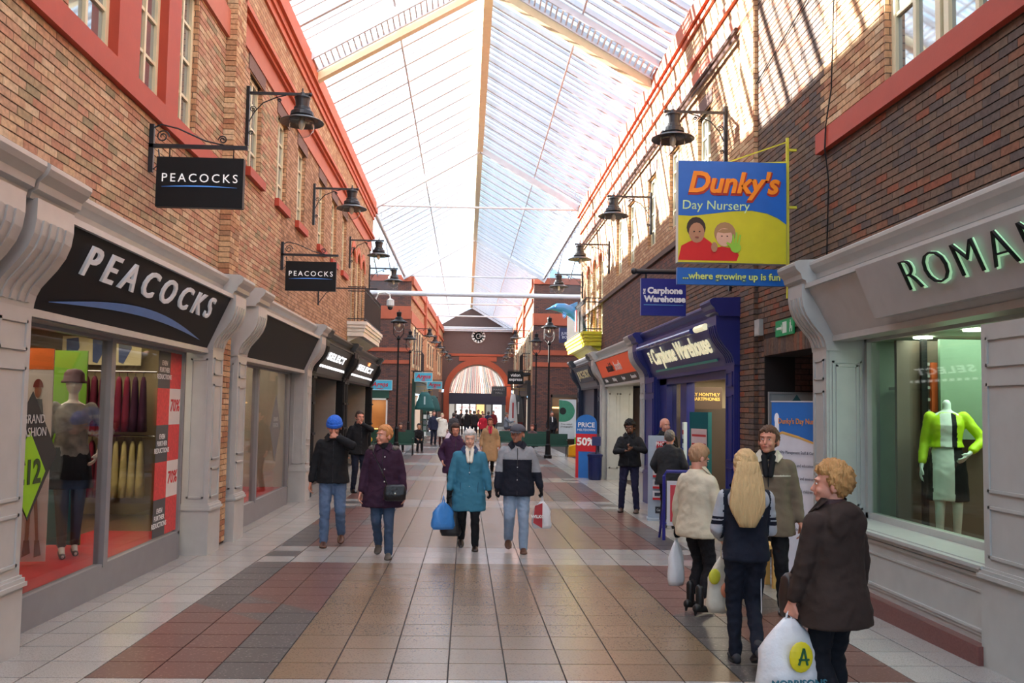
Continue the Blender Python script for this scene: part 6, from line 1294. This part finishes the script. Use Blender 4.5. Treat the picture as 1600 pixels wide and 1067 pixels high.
person('grey-haired man in charcoal jacket and black trousers seen from behind by the leaflet stand', 3.42, 14.8, PI-.5, 1.6, cloth(52, 52, 54), BLKT, c8(30, 28, 28, .3), 'pink', ('crop', (120, 112, 104)), hem=.78, bulk=1.2, vox=.014, feet=((-.1, 0, 0), (.1, .03, 0)), hands=((-.25, -.16, .95), (.25, -.16, .95)), legr=1.1)
person('bald man in black top facing out of the blue shop doorway', 3.74, 16.6, .3, 1.79, BLK, BLKT, DSH, 'pink', ('bald', (120, 90, 70)), hem=.8, bulk=1.18, vox=.015, hands=((-.1, -.24, 1.0), (.12, -.24, 1.0)))
# group at the lower right
r_, wq, up, M = person('woman in cream padded jacket and black gloves with bowed head', 2.17, 8.25, PI-1.0, 1.52, cloth(206, 196, 174, bump=.6, bscale=9), cloth(34, 32, 36, var=.6, scale=60), c8(26, 24, 26, .4), 'pink', ('short', (172, 132, 100)), hem=.78, bulk=1.18, vox=.011, feet=((-.1, .04, .03), (.1, -.04, .03)),
       hands=((-.26, -.14, .86), (.30, .0, .80)), gloves=BLKT, pitch=-.45, yaw=-.2, boot=.12, curl=(1.2, 1.3))
for s, f in ((-1, (-.1, .04)), (1, (.1, -.04))): MB().cap((f[0]*.9, f[1]*.9+.075, .07), (f[0]*.9, f[1]*.9+.085, .01), .022, .010, 8).build('boot_heel', c8(26, 24, 26, .4), r_)
carrier('white plastic shopping bag hanging from the black-gloved hand', wq[1], .16, .42, PLW, rz=.3, hl=.06, depth=.12)
r_, wb_, up, M = person('man in khaki brown fleece jacket with cream collar and black scarf', 2.86, 8.3, -.35, 1.70, [cloth(112, 98, 82, bump=.3), cloth(196, 188, 170)], BLKT, DSH, 'ruddy', ('short', (96, 66, 48)), hem=.72, bulk=1.12, flare=1.05, vox=.012, yaw=-.25, pitch=.12, zone=lambda c: 1 if (abs(c.z-1.275) < .008 and abs(c.x) < .2) else 0,
       collar=cloth(200, 192, 174), scarf=(BLKT, 1), hands=((-.28, -.02, .84), (.28, -.02, .84)), feet=((-.13, 0, 0), (.13, 0, 0)))
def zb(c):
    if c.z > 1.2 and c.y > .095 and abs(c.x) < .2: return 1
    if abs(c.x) > .19 or (c.y < -.13 and c.z < 1.35): return 2 if (abs(c.z-1.14) < .015 or abs(c.z-1.18) < .01) and abs(c.x) > .19 else 1
    return 0
GRH = cloth(176, 178, 186)
r_, wg, up, M = person('girl with long blonde hair, grey and navy hooded top, navy joggers, seen from behind', 2.07, 6.5, PI-.12, 1.52, [cloth(30, 34, 48), GRH, cloth(24, 26, 40)], cloth(28, 32, 46), c8(44, 44, 52, .6), 'pale', ('long', (206, 172, 122)), hem=.84, bulk=.98, vox=.01, hood=1, zone=zb, pitch=-.2,
       feet=((-.06, .16, .09), (.07, -.1, 0)), hands=((-.12, -.27, 1.0), (.16, -.25, .98)), legr=.96)
for s in (-1, ): MB().tube([up(s*.115, .02, .86), V3 if False else up(s*.12, .02, .45), up(s*.1, .04, .12)], .004, 5).build('side_stripe', c8(220, 220, 226, .6), r_)
o = carrier('clear shopping bag of groceries carried between the girl and the cream-jacketed woman', wg[1], .24, .42, mat('thin_plastic', srgb(206, 200, 186), .35, var=.2, bump=.5, bscale=16), rz=.2, hl=.12)
for q, (c, pos) in enumerate((((214, 206, 60), (-.09, -.05, -.26)), ((210, 130, 100), (.0, -.07, -.36)), ((230, 222, 190), (.04, -.06, -.48)))): MB().ell(pos, (.05, .02, .06), 10, 6).build('grocery_item', c8(*c, .5), o, smooth=True)
r_, wn, up, M = person('woman with short ginger hair in dark brown coat seen from behind, nearest the camera', 2.12, 5.05, PI+.45, 1.50, cloth(58, 46, 42, bump=.3), cloth(22, 24, 32), DSH, 'pink', ('curly', (190, 142, 88)), hem=.70, bulk=1.16, flare=1.1, vox=.01, yaw=.75, hands=((-.30, -.06, .78), (.29, -.12, .74)), feet=((-.1, -.06, 0), (.1, .12, .04)), scarf=(c8(60, 40, 44, .8, bump=.6),), hood=1, curl=(1, 1.4))
b_ = carrier('large white supermarket carrier bag with a yellow round logo held by the brown-coated woman', wn[1]+Vector((0, 0, .02)), .36, .46, PLW, rz=.1, hl=.05, depth=.2)
MB().ell((.02, -.105, -.24), (.07, .012, .085), 18, 8).build('yellow_logo', c8(226, 210, 40, .4), b_); m = MB(); m.bar((-.0, -.119, -.28), (.03, -.119, -.19), .01, .01); m.bar((.03, -.119, -.19), (.05, -.119, -.28), .01, .01); m.bar((.0, -.119, -.25), (.06, -.119, -.25), .01, .01); m.build('green_symbol', c8(30, 90, 60), b_)
text('bag_lettering', 'MORRISONS', .058, c8(50, 110, 130), b_, (.0, -.125, -.38), off=.001)
handbag('dark leather shoulder bag hanging at the side of the brown coat', (1.98, 5.25, fz(5)+.74), .5, .24, .26, c8(50, 34, 32, .35), [(-.06, 0, .12), (.0, -.06, .3), (.12, -.16, .5), (.2, -.2, .62)])
# mannequins in the two windows
MANN = c8(206, 198, 186, .35)
def mannequin(label, x, y, z0, rz, H, head, hands=(None, None), top=None, skirt=None, legs=None, shoes=None, feet=((-.08, 0, 0), (.08, 0, 0)), skin=MANN, hat=None):
    k = H/1.7; o = thing('mannequin', label, 'mannequin', (x, y, z0), rz); V = lambda a: Vector(a)*k; b = MB(); KN = {}
    sh = [V((-.155, 0, 1.37)), V((.155, 0, 1.37))]; J = []
    for i in (0, 1):
        s = -1 if i == 0 else 1; t = V(hands[i]) if hands[i] else V((s*.24, -.02, .86)); e, w = ik(sh[i], t, .285*k, .25*k, (s*1., .5, 0) if hands[i] else (0, 1, 0)); b.cap(sh[i], e, .042*k, .034*k); b.cap(e, w, .034*k, .022*k); J.append((e, w)); hand(b, w, w-e, (-s, 0, 0), k, .3, side=-s)
        a = V((feet[i][0], feet[i][1], .08)); h = V((s*.08, 0, .9)); kk, a = ik(h, a, .425*k, .405*k, (0, -1, 0)); KN[i] = (h, kk, a); b.cap(h, kk, .08*k, .05*k); b.cap(kk, a, .05*k, .03*k); b.cap(a, a+V((0, -.13, -.055)), .03*k, .022*k)
    b.loft([ring(0, 0, z*k, rx*k, ry*k, 16) for z, rx, ry in ((.85, .12, .10), (.95, .155, .11), (1.12, .115, .09), (1.28, .145, .115), (1.38, .14, .07), (1.43, .05, .05))]); b.cap(V((0, 0, 1.38)), V((0, 0, 1.50)), .045*k, .042*k)
    if head: b.ell(V((0, -.01, 1.6)), (.072*k, .09*k, .11*k)); b.cap(V((0, -.09, 1.6)), V((0, -.1, 1.57)), .008*k, .012*k, 8)
    link('body', remesh(b, 'body', skin, .0095, 2), o)
    if top:
        j = MB(); j.loft([ring(0, 0, z*k, rx*k, ry*k, 18) for z, rx, ry in ((top[1], .165, .13), (1.12, .135, .11), (1.28, .162, .13), (1.36, .155, .09), (1.41, .08, .07))])
        for i in (0, 1): j.cap(sh[i], J[i][0], .056*k, .048*k); j.cap(J[i][0], J[i][0].lerp(J[i][1], top[2]), .048*k, .043*k)
        link('jacket', remesh(j, 'jacket', top[0], .011, 3, fold=.005, zone=top[3] if len(top) > 3 else None), o)
    if skirt: link('dress', remesh(MB().loft([ring(0, 0, z*k, rx*k, ry*k, 22) for z, rx, ry in ((skirt[1], skirt[2], .14), (.8, .185, .15), (.95, .165, .125), (1.1, .12, .098), (1.27, .14, .105), (1.34, .10, .07))]), 'dress', skirt[0], .012, 3, fold=.003, zone=skirt[3]), o)
    for i in (0, 1):
        if legs: link('stocking', remesh(MB().cap(KN[i][0], KN[i][1], .09*k, .06*k).cap(KN[i][1], KN[i][1].lerp(KN[i][2], .92), .06*k, .04*k), 'stocking', legs, .012, 2), o)
        if shoes: a = V((feet[i][0], feet[i][1], .06)); m = MB(); m.cap(a+V((0, .04, -.02)), a+V((0, -.12, -.035)), .03*k, .028*k); m.cap(a+V((0, .04, 0)), a+V((0, .05, -.05)), .012, .008, 8); m.tube([a+V((.038*math.cos(q), .005+.038*math.sin(q), .05)) for q in [PI*2*u/10 for u in range(11)]], .008, 5); m.build('shoe', shoes, o, smooth=True)
    if hat:
        m = MB(); m.lathe([(0, 1.735*k), (.06*k, 1.725*k), (.088*k, 1.69*k), (.094*k, 1.63*k), (.112*k, 1.615*k), (.112*k, 1.60*k), (.09*k, 1.62*k)], (0, -.0, 0), 20); m.build('hat', hat, o, smooth=True)
    return o
PRT = mat('patterned_blouse', srgb(112, 108, 100), .7, var=.95, scale=11)
mannequin('mannequin in patterned blouse, black skirt and wine hat beside the green panel', -4.02, 9.25, .17, .5, 1.86, True, top=(PRT, .9, .7), skirt=(BLKT, .62, .2, None), legs=c8(44, 38, 38, .6), shoes=c8(60, 36, 34, .4), hat=c8(70, 24, 30, .6), hands=(None, (.22, -.12, .95)), feet=((-.05, -.08, 0), (.07, .06, 0)))
mannequin('egg-headed mannequin in black with flat black shoes half hidden by the diamond sticker', -4.02, 7.75, .17, .6, 1.72, True, top=(BLKT, .8, .9), skirt=(BLKT, .5, .2, None), legs=BLKT, shoes=c8(24, 22, 24, .3))
LIME = c8(176, 214, 20, .6, bump=.2, bscale=12, emit=.06)
mannequin('headless mannequin in lime blazer over a white and black panelled dress', 4.66, 8.45, .42, -.35, 1.62, False, hands=(None, (.17, -.16, 1.0)), top=([LIME, c8(206, 218, 214, .6), BLKT], 1.06, .75, lambda c: (1 if -.07 < c.x < .03 else (2 if .03 <= c.x < .075 else 0)) if c.y < -.055 and c.z < 1.34 else 0), skirt=([c8(206, 218, 214, .6), BLKT], .52, .2, lambda c: 1 if (c.x > .045 or c.x < -.14) else 0), skin=c8(206, 220, 216, .35))
# junction and far mall
person('woman in quilted white coat lifting a hand to her face in the far mall', -1.17, 44.2, 0, 1.6, cloth(226, 220, 206), cloth(70, 30, 30), DSH, 'pale', ('bob', (206, 180, 140)), hem=.5, bulk=1.15, vox=.022, far=True, hands=((-.04, -.18, 1.5), (.27, -.05, .86)), elbow=((-1, 0, -.5), (.5, 1, 0)))
carrier('pale pink shopping bag carried beside the white quilted coat', Vector((-.82, 44.1, .55)), .35, .45, c8(216, 196, 206, .5), hl=.1)
person('person in navy clothes standing close behind the white quilted coat', -1.62, 45.2, .3, 1.72, cloth(40, 44, 64), NVY, DSH, 'pink', ('crop', (80, 60, 50)), hem=.75, vox=.025, far=True)
person('person in dark grey coat walking on the other side of the white quilted coat', -.62, 46, PI, 1.62, cloth(70, 66, 68), BLKT, DSH, 'pink', ('short', (70, 60, 54)), hem=.6, bulk=1.15, vox=.025, far=True)
person('man in black suit and white shirt standing by the eye poster', 4.55, 46.8, .1, 1.78, [cloth(36, 36, 40), c8(230, 226, 224)], BLKT, DSH, 'ruddy', ('crop', (90, 84, 80)), hem=.78, vox=.02, far=True, zone=lambda c: 1 if (abs(c.x) < .035 and c.y < -.05 and c.z > 1.2) else 0)
person('seated dark-haired woman with a red top on the nearest left bench', -2.8, 38.5, .1, 1.6, [cloth(70, 44, 40)], BLKT, DSH, 'tan', ('bob', (70, 44, 36)), sit=1, vox=.02, far=True, hands=((-.12, -.3, .62), (.12, -.3, .62)))
person('seated figure in black beside the postcard rack', -2.05, 38.4, .3, 1.6, BLK, BLKT, DSH, 'tan', ('short', (40, 34, 32)), sit=1, vox=.02, far=True, lean=(0, -.25), hands=((-.12, -.36, .6), (.12, -.36, .6)))
person('seated red-haired person on the second right green bench', 3.0, 39.5, -.3, 1.6, cloth(90, 70, 72), BLKT, DSH, 'pink', ('curly', (120, 62, 44)), sit=1, vox=.02, far=True, lean=(0, -.2), hands=((-.12, -.36, .6), (.12, -.36, .6)))
person('grey-jumpered man sitting sideways on a mobility scooter near the arch', 2.3, 50.5, PI*.5, 1.78, cloth(120, 126, 136), cloth(70, 76, 90), DSH, 'pink', ('crop', (110, 100, 90)), sit=1, vox=.024, far=True, loc_z=.12, hands=((-.1, -.4, .8), (.1, -.4, .8)))
ms = thing('mobility_scooter', 'dark mobility scooter under the man in the grey jumper', 'scooter', (2.2, 50.5, -.22)); MB().box((-.55, -.25, .15), (.5, .25, .3)).build('deck', c8(40, 40, 50), ms); MB().box((.1, -.22, .3), (.5, .22, .62)).build('seat', BLACK, ms); MB().bar((-.5, 0, .3), (-.42, 0, 1.05), .06).build('tiller', IRON, ms)
for x_, y_ in ((-.42, -.25), (-.42, .25), (.4, -.25), (.4, .25)): w_ = MB().lathe([(.14, -.04), (.15, 0), (.14, .04)], n=14).build('wheel', BLACK, ms); w_.location = (x_, y_, .15); w_.rotation_euler = (PI/2, 0, 0)
FARP = [(.05, 57, 'black', (30, 30, 34), 1.78), (.55, 59, 'short black', (44, 40, 44), 1.7), (1.05, 54, 'bright red', (190, 40, 60), 1.55), (-.35, 62, 'charcoal', (54, 52, 56), 1.75), (1.55, 61, 'navy', (44, 50, 76), 1.66), (2.05, 66, 'maroon', (110, 36, 44), 1.7), (.35, 68, 'olive', (78, 76, 58), 1.72), (-.75, 67, 'grey', (96, 96, 100), 1.68), (3.1, 53, 'dark red', (96, 34, 40), 1.66), (1.35, 72, 'white', (196, 190, 186), 1.62), (.9, 64, 'brown', (90, 66, 52), 1.74)]
for x_, y_, n_, c_, h_ in FARP:
    person('%s-coated shopper in the crowd before the arch' % n_, x_, y_, random.uniform(-.4, .4)+(PI if y_ % 2 else 0), h_, cloth(*c_), random.choice([BLKT, NVY, JEAND]), DSH, 'pink', ('short', random.choice([(60, 46, 40), (130, 100, 70), (90, 84, 80)])), hem=.7, bulk=1.15, vox=.03, far=True, group='crowd in the far mall')
bpy.data.scenes.remove(TMP)
